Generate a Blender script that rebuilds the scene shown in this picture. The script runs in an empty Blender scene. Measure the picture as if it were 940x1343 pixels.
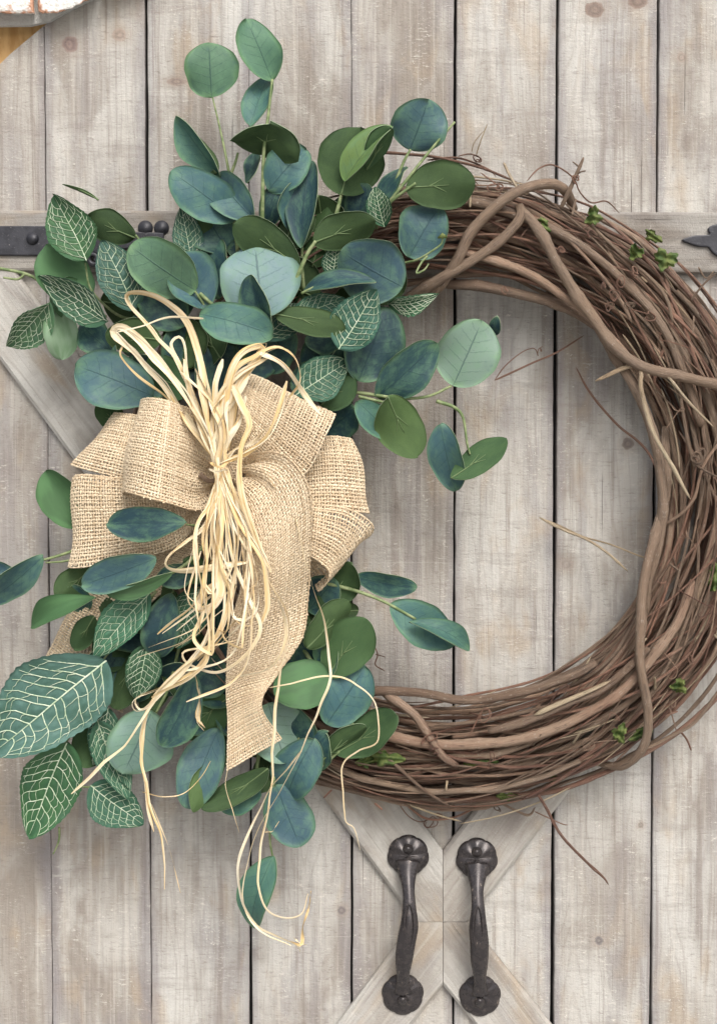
import bpy, bmesh, math, random
import numpy as np
from mathutils import Vector

# ------------------------------------------------------------------ camera, sky, sun, exposure
S = 0.00065                      # metres per photo pixel on the face of the door
FPX = 1750.0                     # focal length in photo pixels
CX, CY = 470.0, 671.5
DIST = FPX * S
TILT = math.radians(2.0)
scene = bpy.context.scene
cam_d = bpy.data.cameras.new('camera')
cam = bpy.data.objects.new('camera', cam_d)
scene.collection.objects.link(cam)
cam.location = (0, -DIST * math.cos(TILT), DIST * math.sin(TILT))
cam.rotation_euler = (math.radians(90) - TILT, 0, 0)
cam_d.sensor_fit = 'VERTICAL'
cam_d.sensor_height = 24
cam_d.lens = 24 * FPX / 1343.0
cam_d.clip_start, cam_d.clip_end = 0.02, 50
scene.camera = cam

SUN_EL, SUN_AZ = 46.0, 18.0       # in front of the door, a little to the right
world = bpy.data.worlds.new('World'); scene.world = world; world.use_nodes = True
wn, wl = world.node_tree.nodes, world.node_tree.links
bgn = wn['Background']
sky = wn.new('ShaderNodeTexSky'); sky.sky_type = 'NISHITA'; sky.sun_disc = False
sky.sun_elevation = math.radians(SUN_EL); sky.sun_rotation = math.radians(180 - SUN_AZ)
sky.dust_density = 6.0; sky.air_density = 1.0; sky.ozone_density = 1.0
hs = wn.new('ShaderNodeHueSaturation'); hs.inputs['Saturation'].default_value = 0.42   # overcast: greyer than a clear sky
wl.new(sky.outputs[0], hs.inputs['Color']); wl.new(hs.outputs[0], bgn.inputs[0])
bgn.inputs[1].default_value = 0.15
sun_d = bpy.data.lights.new('sun', 'SUN'); sun = bpy.data.objects.new('sun', sun_d)
scene.collection.objects.link(sun)
sun_d.energy = 1.5; sun_d.angle = math.radians(30); sun_d.color = (1.0, 0.95, 0.88)
e, a_ = math.radians(SUN_EL), math.radians(SUN_AZ)
sdir = Vector((math.sin(a_) * math.cos(e), -math.cos(a_) * math.cos(e), math.sin(e)))
sun.rotation_euler = sdir.to_track_quat('Z', 'Y').to_euler()
vs = scene.view_settings
vs.view_transform = 'Standard'; vs.look = 'None'; vs.gamma = 1.0; vs.use_curve_mapping = False
vs.exposure = 0.18

# ------------------------------------------------------------------ helpers
ct, st = math.cos(TILT), math.sin(TILT)
CAM = np.array(cam.location)
def P(px, py, d=0.0):
    """photo pixel and height above the door face (in pixel units) -> point in the place"""
    dx, dy = (px - CX) / FPX, (CY - py) / FPX
    v = np.array([dx, ct + dy * st, -st + dy * ct])
    t = (-d * S - CAM[1]) / v[1]
    return CAM + v * t
def PS(pts): return np.array([P(*p) for p in pts])
def pix(d): return S * (DIST - d * S) / DIST          # size of a photo pixel at height d
def cr(pts, n):
    """Catmull-Rom through pts (k,m) -> n samples uniform in parameter"""
    p = np.asarray(pts, float); k = len(p)
    if k == 2: p = np.array([p[0], (p[0] + p[1]) / 2, p[1]]); k = 3
    e = np.vstack([2 * p[0] - p[1], p, 2 * p[-1] - p[-2]])
    t = np.linspace(0, k - 1 - 1e-9, n); i = t.astype(int); f = (t - i)[:, None]
    p0, p1, p2, p3 = e[i], e[i + 1], e[i + 2], e[i + 3]
    return .5 * (2 * p1 + (p2 - p0) * f + (2 * p0 - 5 * p1 + 4 * p2 - p3) * f ** 2 + (3 * p1 - p0 - 3 * p2 + p3) * f ** 3)
def resample(p, n):
    seg = np.r_[0, np.cumsum(np.linalg.norm(np.diff(p[:, :3], axis=0), axis=1))]
    t = np.linspace(0, seg[-1], n)
    return np.stack([np.interp(t, seg, p[:, c]) for c in range(p.shape[1])], 1)
def unit(v): return v / np.maximum(np.linalg.norm(v, axis=-1, keepdims=True), 1e-12)

COL = scene.collection
def mk(name, V, F, mats, parent=None, org=None, uv=None, smooth=True, midx=None, attr=None, color=None):
    """one mesh object; V in world coordinates, org = origin of the thing it belongs to"""
    V = np.asarray(V, float)
    if org is not None: V = V - np.asarray(org)
    me = bpy.data.meshes.new(name)
    if isinstance(F, np.ndarray):
        nf, w = F.shape
        me.vertices.add(len(V)); me.vertices.foreach_set('co', V.ravel())
        me.loops.add(nf * w); me.loops.foreach_set('vertex_index', F.ravel().astype(np.int32))
        me.polygons.add(nf); me.polygons.foreach_set('loop_start', np.arange(0, nf * w, w, dtype=np.int32))
        me.update(calc_edges=True)
    else:
        me.from_pydata([tuple(v) for v in V], [], F)
    if not isinstance(mats, (list, tuple)): mats = [mats]
    for m in mats: me.materials.append(m)
    if midx is not None: me.polygons.foreach_set('material_index', np.asarray(midx, np.int32))
    me.polygons.foreach_set('use_smooth', np.full(len(me.polygons), bool(smooth)))
    if uv is not None:
        lay = me.uv_layers.new(name='UVMap')
        li = np.zeros(len(me.loops), np.int32); me.loops.foreach_get('vertex_index', li)
        lay.data.foreach_set('uv', np.asarray(uv, np.float32)[li].ravel())
    if attr is not None:
        at = me.attributes.new('tint', 'FLOAT', 'POINT'); at.data.foreach_set('value', np.asarray(attr, np.float32))
    me.validate(); me.update()
    o = bpy.data.objects.new(name, me); COL.objects.link(o)
    if color is not None: o.color = tuple(color) + (1,)
    if parent is not None: o.parent = parent
    return o
def thing(name, label, cat, loc, group=None):
    o = bpy.data.objects.new(name, None); COL.objects.link(o); o.location = tuple(loc); o.empty_display_size = 0.02
    o['label'] = label; o['category'] = cat
    if group: o['group'] = group
    return o
def grid_faces(nu, nv, wrap=False, off=0, flip=False):
    i = np.arange(nu - 1)[:, None]; m = nv if wrap else nv - 1; j = np.arange(m)[None, :]
    a = i * nv + j; b = i * nv + (j + 1) % nv; c = (i + 1) * nv + (j + 1) % nv; d = (i + 1) * nv + j
    q = np.stack([a, b, c, d], -1).reshape(-1, 4) + off
    return q[:, ::-1].copy() if flip else q
def frames(p):
    t = unit(np.gradient(p, axis=0)); n = np.zeros_like(p)
    v = np.array([0, -1., 0]); 
    if abs(t[0] @ v) > .9: v = np.array([1., 0, 0])
    for i in range(len(p)):
        v = v - t[i] * (v @ t[i]); v /= max(np.linalg.norm(v), 1e-9); n[i] = v
    return t, n, np.cross(t, n)
def tube(p, r, sides=7, flat=1.0):
    p = np.asarray(p); n = len(p); r = np.broadcast_to(r, (n,))
    t, a, b = frames(p)
    ph = np.linspace(0, 2 * math.pi, sides, endpoint=False)
    V = p[:, None] + r[:, None, None] * (np.cos(ph)[None, :, None] * a[:, None] * flat + np.sin(ph)[None, :, None] * b[:, None])
    L = np.r_[0, np.cumsum(np.linalg.norm(np.diff(p, axis=0), axis=1))]
    UV = np.stack(np.broadcast_arrays(L[:, None] / .01, np.abs(ph / math.pi - 1)[None, :]), -1)
    V = V.reshape(-1, 3); UV = UV.reshape(-1, 2)
    F = grid_faces(n, sides, True)
    # caps as a centre fan of degenerate-free quads is not needed: ends are drawn to a small radius
    V = np.vstack([V, p[0], p[-1]]); UV = np.vstack([UV, UV[0], UV[-1]])
    c0, c1 = n * sides, n * sides + 1
    F = [tuple(f) for f in F] + [(c0, (j + 1) % sides, j) for j in range(sides)] + [(c1, (n - 1) * sides + j, (n - 1) * sides + (j + 1) % sides) for j in range(sides)]
    return V, F, UV

# ------------------------------------------------------------------ materials
class NT:
    def __init__(s, name):
        s.m = bpy.data.materials.new(name); s.m.use_nodes = True
        s.n, s.l = s.m.node_tree.nodes, s.m.node_tree.links
        s.b = s.n['Principled BSDF']
    def put(s, node, key, v):
        if v is None: return
        if isinstance(v, bpy.types.NodeSocket): s.l.new(v, node.inputs[key])
        else: node.inputs[key].default_value = v
    def math(s, op, a, b=None, c=None, clamp=False):
        n = s.n.new('ShaderNodeMath'); n.operation = op; n.use_clamp = clamp
        s.put(n, 0, a); s.put(n, 1, b); s.put(n, 2, c); return n.outputs[0]
    def vec(s, op, a, b=None):
        n = s.n.new('ShaderNodeVectorMath'); n.operation = op
        s.put(n, 0, a); s.put(n, 1, b); return n.outputs['Value' if op in ('LENGTH', 'DISTANCE', 'DOT_PRODUCT') else 0]
    def noise(s, v, scale, detail=2, rough=.5, dist=0):
        n = s.n.new('ShaderNodeTexNoise'); s.put(n, 'Vector', v)
        n.inputs['Scale'].default_value = scale; n.inputs['Detail'].default_value = detail
        n.inputs['Roughness'].default_value = rough; n.inputs['Distortion'].default_value = dist
        return n.outputs['Fac']
    def ramp(s, f, lo, hi, a=0., b=1., smooth=True):
        n = s.n.new('ShaderNodeMapRange'); n.clamp = True
        if smooth: n.interpolation_type = 'SMOOTHSTEP'
        s.put(n, 0, f); s.put(n, 1, lo); s.put(n, 2, hi); s.put(n, 3, a); s.put(n, 4, b); return n.outputs[0]
    def mix(s, f, a, b, mode='MIX'):
        n = s.n.new('ShaderNodeMix'); n.data_type = 'RGBA'; n.blend_type = mode; n.clamp_factor = True
        s.put(n, 0, f)
        for k, v in ((6, a), (7, b)):
            s.put(n, k, v if isinstance(v, bpy.types.NodeSocket) else (*v, 1))
        return n.outputs[2]
    def scale(s, v, k): return s.vec('MULTIPLY', v, k)
    def pos(s): return s.n.new('ShaderNodeNewGeometry').outputs['Position']
    def uv(s): return s.n.new('ShaderNodeUVMap').outputs[0]
    def xyz(s, v):
        n = s.n.new('ShaderNodeSeparateXYZ'); s.put(n, 0, v); return n.outputs
    def comb(s, x, y, z=0.):
        n = s.n.new('ShaderNodeCombineXYZ'); s.put(n, 0, x); s.put(n, 1, y); s.put(n, 2, z); return n.outputs[0]
    def oinfo(s): return s.n.new('ShaderNodeObjectInfo').outputs
    def attr(s, name):
        n = s.n.new('ShaderNodeAttribute'); n.attribute_name = name; return n.outputs['Fac']
    def bump(s, h, strength, dist, prev=None):
        n = s.n.new('ShaderNodeBump'); s.put(n, 'Height', h); n.inputs['Strength'].default_value = strength
        n.inputs['Distance'].default_value = dist
        if prev is not None: s.l.new(prev, n.inputs['Normal'])
        return n.outputs[0]
    def out(s, col, rough=.6, normal=None, spec=.5, metal=0., **kw):
        s.put(s.b, 'Base Color', col if isinstance(col, bpy.types.NodeSocket) else (*col, 1))
        s.put(s.b, 'Roughness', rough); s.put(s.b, 'Specular IOR Level', spec); s.put(s.b, 'Metallic', metal)
        if normal is not None: s.l.new(normal, s.b.inputs['Normal'])
        for k, v in kw.items(): s.put(s.b, k.replace('_', ' '), v)
        return s.m

def door_xz(px, py):
    p = P(px, py, 0); return p[0], p[2]

def wood_material(name, ang=0.0, plain=0.0, knots=(), tone=1.0):
    """rough-sawn grey-brown planks; ang turns the grain away from the vertical"""
    t = NT(name)
    g = t.scale(t.pos(), (1 / S,) * 3)                  # in photo pixels
    sx = t.xyz(g); ca, sa = math.cos(ang), math.sin(ang)
    X = t.math('ADD', t.math('MULTIPLY', sx[0], ca), t.math('MULTIPLY', sx[2], sa))      # across the grain
    Z = t.math('SUBTRACT', t.math('MULTIPLY', sx[2], ca), t.math('MULTIPLY', sx[0], sa)) # along the grain
    r = t.oinfo()['Random']; off = t.math('MULTIPLY', r, 700.)
    Zo = t.math('ADD', Z, off); Xo = t.math('ADD', X, off)
    def n(fx, fz, det=2, rough=.5, dist=0, o=0.):
        return t.noise(t.comb(t.math('MULTIPLY', Xo, fx), t.math('MULTIPLY', Zo, fz), o), 1.0, det, rough, dist)
    ruv = t.xyz(t.uv())[1]
    blot = n(1 / 85, 1 / 170, 4, .6, .5, 3.1)
    blot2 = n(1 / 46, 1 / 230, 4, .6, .4, 9.7)
    warm = n(1 / 60, 1 / 140, 3, .6, .6, 14.9)
    grain = n(1 / 8.5, 1 / 300, 4, .6, .25, 1.3)
    fine = n(1 / 2.4, 1 / 60, 3, .6, .1, 5.5)
    sawn = n(1 / 11, 1 / 2.6, 3, .7, .5, 7.7)          # short marks of the band saw, across the grain
    line = n(1 / 260, 1 / 2.1, 1, .5, .1, 17.7)         # a few long scratches right across a plank
    sawbig = n(1 / 120, 1 / 13.0, 3, .6, .3, 8.3)
    patch = t.ramp(n(1 / 34, 1 / 80, 3, .6, .5, 11.), .42, .66)
    pit = n(1 / 4.2, 1 / 3.0, 3, .7, .8, 2.2)
    c = t.mix(t.ramp(blot, .38, .62), (.305, .272, .243), (.53, .513, .488))
    c = t.mix(t.math('MULTIPLY', t.ramp(n(1 / 150, 1 / 330, 2, .5, .4, 41.), .44, .64), .55), c, (.59, .58, .565))
    r2 = t.math('FRACT', t.math('MULTIPLY', r, 7.13))
    c = t.mix(t.ramp(r2, .5, 1., 0., .40, False), c, (.32, .278, .24)); c = t.mix(t.ramp(r2, .5, 0., 0., .32, False), c, (.56, .545, .52))
    cath = t.math('SINE', t.math('MULTIPLY', t.math('ADD', t.math('MULTIPLY', n(1 / 55, 1 / 420, 2, .4, .2, 51.), 34.), t.math('MULTIPLY', Xo, .10)), 2.2))
    c = t.mix(t.math('MULTIPLY', t.ramp(cath, .55, 1.), .20), c, (.255, .21, .18))
    c = t.mix(t.math('MULTIPLY', t.ramp(blot2, .48, .66), .48 * (1 - .5 * plain)), c, (.27, .25, .258))    # violet grey stain
    c = t.mix(t.math('MULTIPLY', t.ramp(warm, .52, .70), .50), c, (.43, .335, .24))            # warm bare wood
    c = t.mix(t.math('MULTIPLY', t.ramp(grain, .52, .70), .50 * (1 - .55 * plain)), c, (.225, .185, .165))
    c = t.mix(t.math('MULTIPLY', t.ramp(grain, .47, .30), .45 * (1 - .3 * plain)), c, (.58, .545, .505))
    c = t.mix(t.math('MULTIPLY', t.ramp(fine, .58, .78), .22), c, (.24, .20, .18))
    c = t.mix(t.math('MULTIPLY', t.ramp(sawbig, .52, .70), .30 * (1 - .8 * plain)), c, (.27, .235, .215))
    edge = t.ramp(t.math('ADD', t.math('ABSOLUTE', ruv), t.math('MULTIPLY', blot2, .22)), .88, 1.08)
    c = t.mix(t.math('MULTIPLY', edge, .40), c, (.24, .225, .25))
    sm = t.math('MULTIPLY', t.math('MULTIPLY', t.ramp(sawn, .57, .68), patch), .62 * (1 - .75 * plain))
    c = t.mix(sm, c, (.70, .665, .62))                                                          # chalky remains in the saw marks
    sd = t.math('MULTIPLY', t.math('MULTIPLY', t.ramp(sawn, .43, .32), .45 * (1 - .8 * plain)), t.math('MULTIPLY_ADD', patch, -.6, 1.))
    c = t.mix(sd, c, (.21, .175, .16))
    lm = t.math('MULTIPLY', t.ramp(line, .74, .78), .28 * (1 - plain))
    c = t.mix(lm, c, (.66, .63, .59))
    fleck = t.math('MULTIPLY', t.ramp(pit, .62, .70), t.math('MULTIPLY_ADD', patch, .75, .08))
    c = t.mix(t.math('MULTIPLY', fleck, 1 - .6 * plain), c, (.76, .725, .68))
    crack = n(1 / 3.2, 1 / 420, 2, .5, .3, 21.)
    ck = t.math('MULTIPLY', t.ramp(crack, .70, .735), t.ramp(n(1 / 50, 1 / 160, 1, .5, 0, 31.), .5, .6))
    c = t.mix(t.math('MULTIPLY', ck, .75), c, (.09, .07, .065))
    kh = None
    for (kx, ky, rw, rh, kc, kf) in knots:
        x0, z0 = door_xz(kx, ky)
        ex = t.math('DIVIDE', t.math('SUBTRACT', sx[0], x0 / S), rw); ez = t.math('DIVIDE', t.math('SUBTRACT', sx[2], z0 / S), rh)
        wob = t.math('MULTIPLY_ADD', t.noise(g, 1 / 9, 2), .7, -.35)
        dd = t.math('ADD', t.math('SQRT', t.math('ADD', t.math('MULTIPLY', ex, ex), t.math('MULTIPLY', ez, ez))), wob)
        halo = t.math('MULTIPLY', t.ramp(dd, 2.6, .9), .35)
        c = t.mix(halo, c, (.33, .26, .21))
        ring = t.math('MULTIPLY', t.math('SINE', t.math('MULTIPLY', dd, 9.)), .5)
        core = t.math('MULTIPLY', t.ramp(dd, 1.1, .85), kf)
        c = t.mix(core, c, t.mix(t.math('ADD', ring, .5), kc, tuple(k * 1.5 for k in kc)))
    hgt = t.math('ADD', t.math('MULTIPLY', sawn, .38 * (1 - .8 * plain)), t.math('MULTIPLY', pit, .8))
    hgt = t.math('ADD', hgt, t.math('MULTIPLY', grain, 1.5))
    hgt = t.math('SUBTRACT', hgt, t.math('MULTIPLY', ck, 1.5))
    c = t.mix(1., c, (.98 * tone, .985 * tone, .965 * tone), 'MULTIPLY')
    nb = t.bump(hgt, .85, .0012)
    return t.out(c, t.ramp(pit, .3, .7, .62, .85), nb, .3)

KNOTS = [(92, 58, 11, 11, (.20, .14, .13), .8), (157, 46, 9, 8, (.26, .20, .17), .6), (779, 13, 13, 10, (.17, .12, .10), .8),
         (836, 2, 13, 9, (.17, .12, .10), .8), (893, 75, 6, 6, (.25, .2, .17), .6), (823, 582, 8, 8, (.15, .12, .11), .75),
         (785, 1234, 6, 6, (.16, .145, .145), .85), (840, 1082, 4, 4, (.2, .17, .15), .6), (448, 1194, 6, 6, (.17, .15, .15), .8),
         (232, 107, 12, 5, (.2, .15, .13), .6), (742, 740, 9, 8, (.25, .21, .19), .5)]
M_board = wood_material('sawn_plank_wood', 0, 0, KNOTS)
M_rail = wood_material('rail_wood', math.radians(90), .55, (), .74)
M_brl = wood_material('brace_wood_falling', math.atan(1 / 1.36), .85, (), .98)
M_brr = wood_material('brace_wood_rising', -math.atan(1 / 1.3), .85, (), .98)
t = NT('dark_backing'); M_dark = t.out((.012, .011, .011), .9)

t = NT('blackened_iron')
g = t.pos(); nz = t.noise(g, 180, 3, .6); nz2 = t.noise(t.scale(g, (2.2, 2.2, .5)), 420, 3, .6)
scr = t.math('MULTIPLY', t.ramp(nz, .57, .66), t.ramp(nz2, .56, .62))
c = t.mix(t.ramp(nz, .35, .65), (.046, .041, .043), (.062, .054, .054))
c = t.mix(t.math('MULTIPLY', scr, .7), c, (.40, .33, .28))
M_iron = t.out(c, t.ramp(nz, .3, .7, .22, .34), t.bump(nz2, .10, .0003), .6, .45)
t = NT('hinge_iron_paint'); g = t.pos(); nz = t.noise(g, 700, 3, .6); nz2 = t.noise(g, 120, 2)
c = t.mix(t.ramp(nz2, .35, .65), (.026, .027, .034), (.045, .046, .056)); c = t.mix(t.math('MULTIPLY', t.ramp(nz, .66, .72), .8), c, (.28, .26, .26))
M_hinge = t.out(c, .42, t.bump(nz, .4, .0006), .5, .2)

def bark(name, c0, c1, c2):
    t = NT(name); uv = t.uv(); s_ = t.xyz(uv); r = t.oinfo()['Random']; off = t.math('MULTIPLY', r, 50.)
    v = t.comb(t.math('ADD', t.math('MULTIPLY', s_[0], .8), off), t.math('MULTIPLY', s_[1], 13.), off)
    st_ = t.noise(v, 1.0, 6, .72); v2 = t.comb(t.math('ADD', t.math('MULTIPLY', s_[0], .12), off), s_[1], off)
    bl = t.noise(v2, 1.0, 3, .6); sp = t.noise(t.comb(t.math('MULTIPLY', s_[0], 3.), t.math('MULTIPLY', s_[1], 9.), off), 1., 2)
    c = t.mix(r, c0, c1)
    c = t.mix(t.ramp(bl, .38, .68), c, c2)
    c = t.mix(t.math('MULTIPLY', t.ramp(st_, .53, .66), .75), c, (.062, .040, .031))
    c = t.mix(t.math('MULTIPLY', t.ramp(st_, .45, .32), .55), c, (.44, .34, .265))
    c = t.mix(t.math('MULTIPLY', t.ramp(sp, .64, .72), .5), c, (.46, .40, .34))
    h = t.math('ADD', st_, t.math('MULTIPLY', sp, .4))
    return t.out(c, .48, t.bump(h, .9, .0022), .5)
M_vine = bark('grapevine_bark', (.125, .066, .044), (.46, .30, .205), (.34, .24, .17))
M_vine_t = bark('tan_grapevine_bark', (.15, .095, .064), (.30, .212, .145), (.23, .165, .118))
M_vine_r = bark('red_brown_twig_bark', (.12, .055, .038), (.33, .175, .118), (.28, .165, .115))
M_straw = bark('pale_dry_twig', (.50, .40, .26), (.60, .50, .36), (.42, .31, .20))

def leaf_top(name):
    t = NT(name); uv = t.uv(); s_ = t.xyz(uv); oi = t.oinfo(); off = t.math('MULTIPLY', oi['Random'], 40.)
    u, v = s_[0], s_[1]                                  # u 0..1 from base to tip, v -1..1 across
    av = t.math('ABSOLUTE', v)
    nz = t.noise(t.comb(t.math('MULTIPLY', u, 2.2), v, off), 1.7, 7, .72)
    nz2 = t.noise(t.comb(t.math('MULTIPLY', u, 2.2), v, off), 11., 3, .65)
    ax = t.math('MULTIPLY_ADD', u, 2., -1.)
    rim = t.math('MAXIMUM', av, t.math('ABSOLUTE', ax))
    base = oi['Color']
    c = t.mix(t.math('MULTIPLY', t.ramp(nz, .40, .66), .75), base, t.mix(.5, base, (.13, .26, .15)))
    c = t.mix(t.math('MULTIPLY', t.ramp(nz, .44, .28), .45), c, t.mix(.65, base, (.035, .085, .11)))
    c = t.mix(t.math('MULTIPLY', t.ramp(t.math('ADD', rim, t.math('MULTIPLY', nz, .5)), .98, 1.28), .55), c, t.mix(.55, base, (.20, .36, .13)))
    c = t.mix(t.math('MULTIPLY', t.ramp(nz2, .60, .74), .35), c, t.mix(.7, base, (.02, .05, .055)))
    # veins printed on the leaf: midrib and side veins
    wob = t.math('MULTIPLY_ADD', nz2, .05, -.025)
    mid = t.ramp(t.math('ABSOLUTE', t.math('ADD', v, wob)), .035, .012)
    mid = t.math('MULTIPLY', mid, t.ramp(u, .92, .8))
    ph = t.math('FRACT', t.math('ADD', t.math('MULTIPLY', t.math('SUBTRACT', u, t.math('MULTIPLY', av, .20)), 6.5), t.math('MULTIPLY', nz2, .35)))
    sv = t.math('MULTIPLY', t.ramp(t.math('ABSOLUTE', t.math('SUBTRACT', ph, .5)), .065, .025), t.ramp(av, .85, .45))
    vein = t.math('MAXIMUM', mid, t.math('MULTIPLY', sv, .45))
    c = t.mix(t.math('MULTIPLY', vein, .68), c, t.mix(.75, base, (.012, .04, .05)))
    fib = t.noise(t.comb(u, v, off), 75., 2)
    h = t.math('SUBTRACT', t.math('MULTIPLY', fib, .35), t.math('MULTIPLY', vein, 1.))
    return t.out(c, t.ramp(nz2, .3, .7, .46, .64), t.bump(h, .4, .0008), .34)
M_ltop = leaf_top('eucalyptus_leaf_upper')
t = NT('eucalyptus_leaf_underside'); uv = t.uv(); s_ = t.xyz(uv); oi = t.oinfo(); off = t.math('MULTIPLY', oi['Random'], 40.)
nz = t.noise(t.comb(t.math('MULTIPLY', s_[0], 2.), s_[1], off), 1.8, 4, .6); fib = t.noise(t.comb(s_[0], s_[1], off), 70., 3, .6)
c = t.mix(t.ramp(nz, .35, .65), (.026, .055, .023), (.050, .092, .035))
c = t.mix(t.math('MULTIPLY', oi['Random'], .5), c, (.055, .10, .032))
c = t.mix(.30, c, oi['Color'])
c = t.mix(t.math('MULTIPLY', t.ramp(fib, .58, .70), .35), c, (.13, .19, .09))
M_lbot = t.out(c, .72, t.bump(fib, .4, .0007), .25)
t = NT('leaf_cut_edge'); M_ledge = t.out((.30, .38, .24), .7, None, .3)
t = NT('soft_green_leaf'); uv = t.uv(); s_ = t.xyz(uv); oi = t.oinfo()
nz = t.noise(t.comb(s_[0], s_[1], oi['Random']), 2.2, 3); fib = t.noise(t.comb(s_[0], s_[1], 0.), 60., 3, .6)
c = t.mix(t.ramp(nz, .35, .65), oi['Color'], t.mix(.5, oi['Color'], (.10, .22, .09)))
M_lplain = t.out(c, .7, t.bump(fib, .35, .0006), .25)
t = NT('nerve_leaf_blade'); uv = t.uv(); s_ = t.xyz(uv); oi = t.oinfo(); off = t.math('MULTIPLY', oi['Random'], 40.)
nz = t.noise(t.comb(t.math('MULTIPLY', s_[0], 2.), s_[1], off), 2.2, 4, .6); fib = t.noise(t.comb(s_[0], s_[1], off), 60., 3, .6)
c = t.mix(t.ramp(nz, .35, .7), oi['Color'], t.mix(.6, oi['Color'], (.03, .085, .05)))
c = t.mix(t.math('MULTIPLY', t.ramp(fib, .58, .70), .25), c, (.16, .26, .18))
M_nerve = t.out(c, .55, t.bump(fib, .45, .0006), .35)
t = NT('nerve_leaf_vein'); nz = t.noise(t.pos(), 300, 3)
M_nvein = t.out(t.mix(t.ramp(nz, .35, .65), (.44, .57, .38), (.70, .77, .62)), .6, None, .3)
t = NT('green_stem'); nz = t.noise(t.pos(), 180, 3)
M_stem = t.out(t.mix(t.ramp(nz, .35, .65), (.13, .19, .075), (.27, .32, .16)), .55, t.bump(nz, .3, .0006), .35)
t = NT('leaf_rib'); M_rib = t.out((.13, .19, .085), .6, None, .3)
t = NT('dry_green_scrap'); nz = t.noise(t.pos(), 160, 3)
M_scrap = t.out(t.mix(t.ramp(nz, .35, .65), (.055, .095, .024), (.145, .175, .055)), .6, t.bump(nz, .5, .001), .3)

t = NT('burlap_yarn'); a = t.attr('tint'); g = t.pos(); nz = t.noise(g, 1500, 2); nb_ = t.noise(g, 45, 3)
c = t.mix(a, (.58, .435, .275), (.88, .745, .545)); c = t.mix(t.math('MULTIPLY', t.ramp(nz, .45, .7), .35), c, (.86, .76, .62))
c = t.mix(t.math('MULTIPLY', t.ramp(nb_, .5, .7), .25), c, (.56, .41, .27))
M_burlap = t.out(c, .85, t.bump(nz, .5, .0008), .2)
t = NT('raffia_fibre'); uv = t.uv(); s_ = t.xyz(uv); oi = t.oinfo(); off = t.math('MULTIPLY', oi['Random'], 40.)
st_ = t.noise(t.comb(t.math('MULTIPLY', s_[0], .35), t.math('MULTIPLY', s_[1], 6.), off), 1., 3, .6)
bl = t.noise(t.comb(t.math('MULTIPLY', s_[0], .25), s_[1], off), 1., 3)
c = t.mix(t.ramp(oi['Random'], .1, .9), (.76, .55, .26), (.90, .79, .56))
c = t.mix(t.math('MULTIPLY', t.ramp(bl, .40, .70), .6), c, (.93, .88, .75)); c = t.mix(t.math('MULTIPLY', t.ramp(st_, .52, .72), .6), c, (.46, .30, .12))
M_raffia = t.out(c, .5, t.bump(st_, .6, .0008), .35)

t = NT('white_painted_brick'); g = t.pos(); nz = t.noise(g, 60, 4, .65); nz2 = t.noise(g, 260, 3, .6)
wear = t.ramp(t.math('ADD', nz, t.math('MULTIPLY', t.attr('tint'), .28)), .60, .72)
c = t.mix(t.ramp(nz2, .3, .7), (.70, .68, .64), (.84, .83, .80)); c = t.mix(wear, c, t.mix(nz2, (.42, .20, .12), (.55, .34, .24)))
M_brick = t.out(c, .85, t.bump(t.math('ADD', nz, nz2), .7, .003), .2)
t = NT('lime_mortar'); nz = t.noise(t.pos(), 200, 4, .7); M_mortar = t.out(t.mix(nz, (.42, .42, .40), (.66, .66, .64)), .9, t.bump(nz, .8, .003), .2)
t = NT('ochre_jamb_wood'); g = t.pos(); nz = t.noise(t.scale(g, (1., 1., .25)), 140, 4, .6); nz2 = t.noise(g, 120, 2)
c = t.mix(t.ramp(nz, .3, .7), (.46, .25, .085), (.64, .40, .17)); c = t.mix(t.math('MULTIPLY', t.ramp(nz2, .66, .72), .8), c, (.16, .07, .02)); c = t.mix(t.math('MULTIPLY', t.ramp(nz2, .30, .25), .7), c, (.8, .66, .42))
M_jamb = t.out(c, .6, t.bump(nz, .4, .001), .3)

# ------------------------------------------------------------------ unseen ground below the picture, added for the light it bounces up
t = NT('bounce_ground'); g = t.pos(); nz = t.noise(g, 9, 4, .6)
M_bounce = t.out(t.mix(nz, (.34, .33, .31), (.46, .45, .43)), .9, t.bump(nz, .3, .004), .2)
GZ = (CY - 1200) * S - .95
gr = mk('ground', [(-15, -25, GZ), (15, -25, GZ), (15, .3, GZ), (-15, .3, GZ)], [(0, 1, 2, 3)], M_bounce, smooth=False); gr['kind'] = 'structure'

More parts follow.
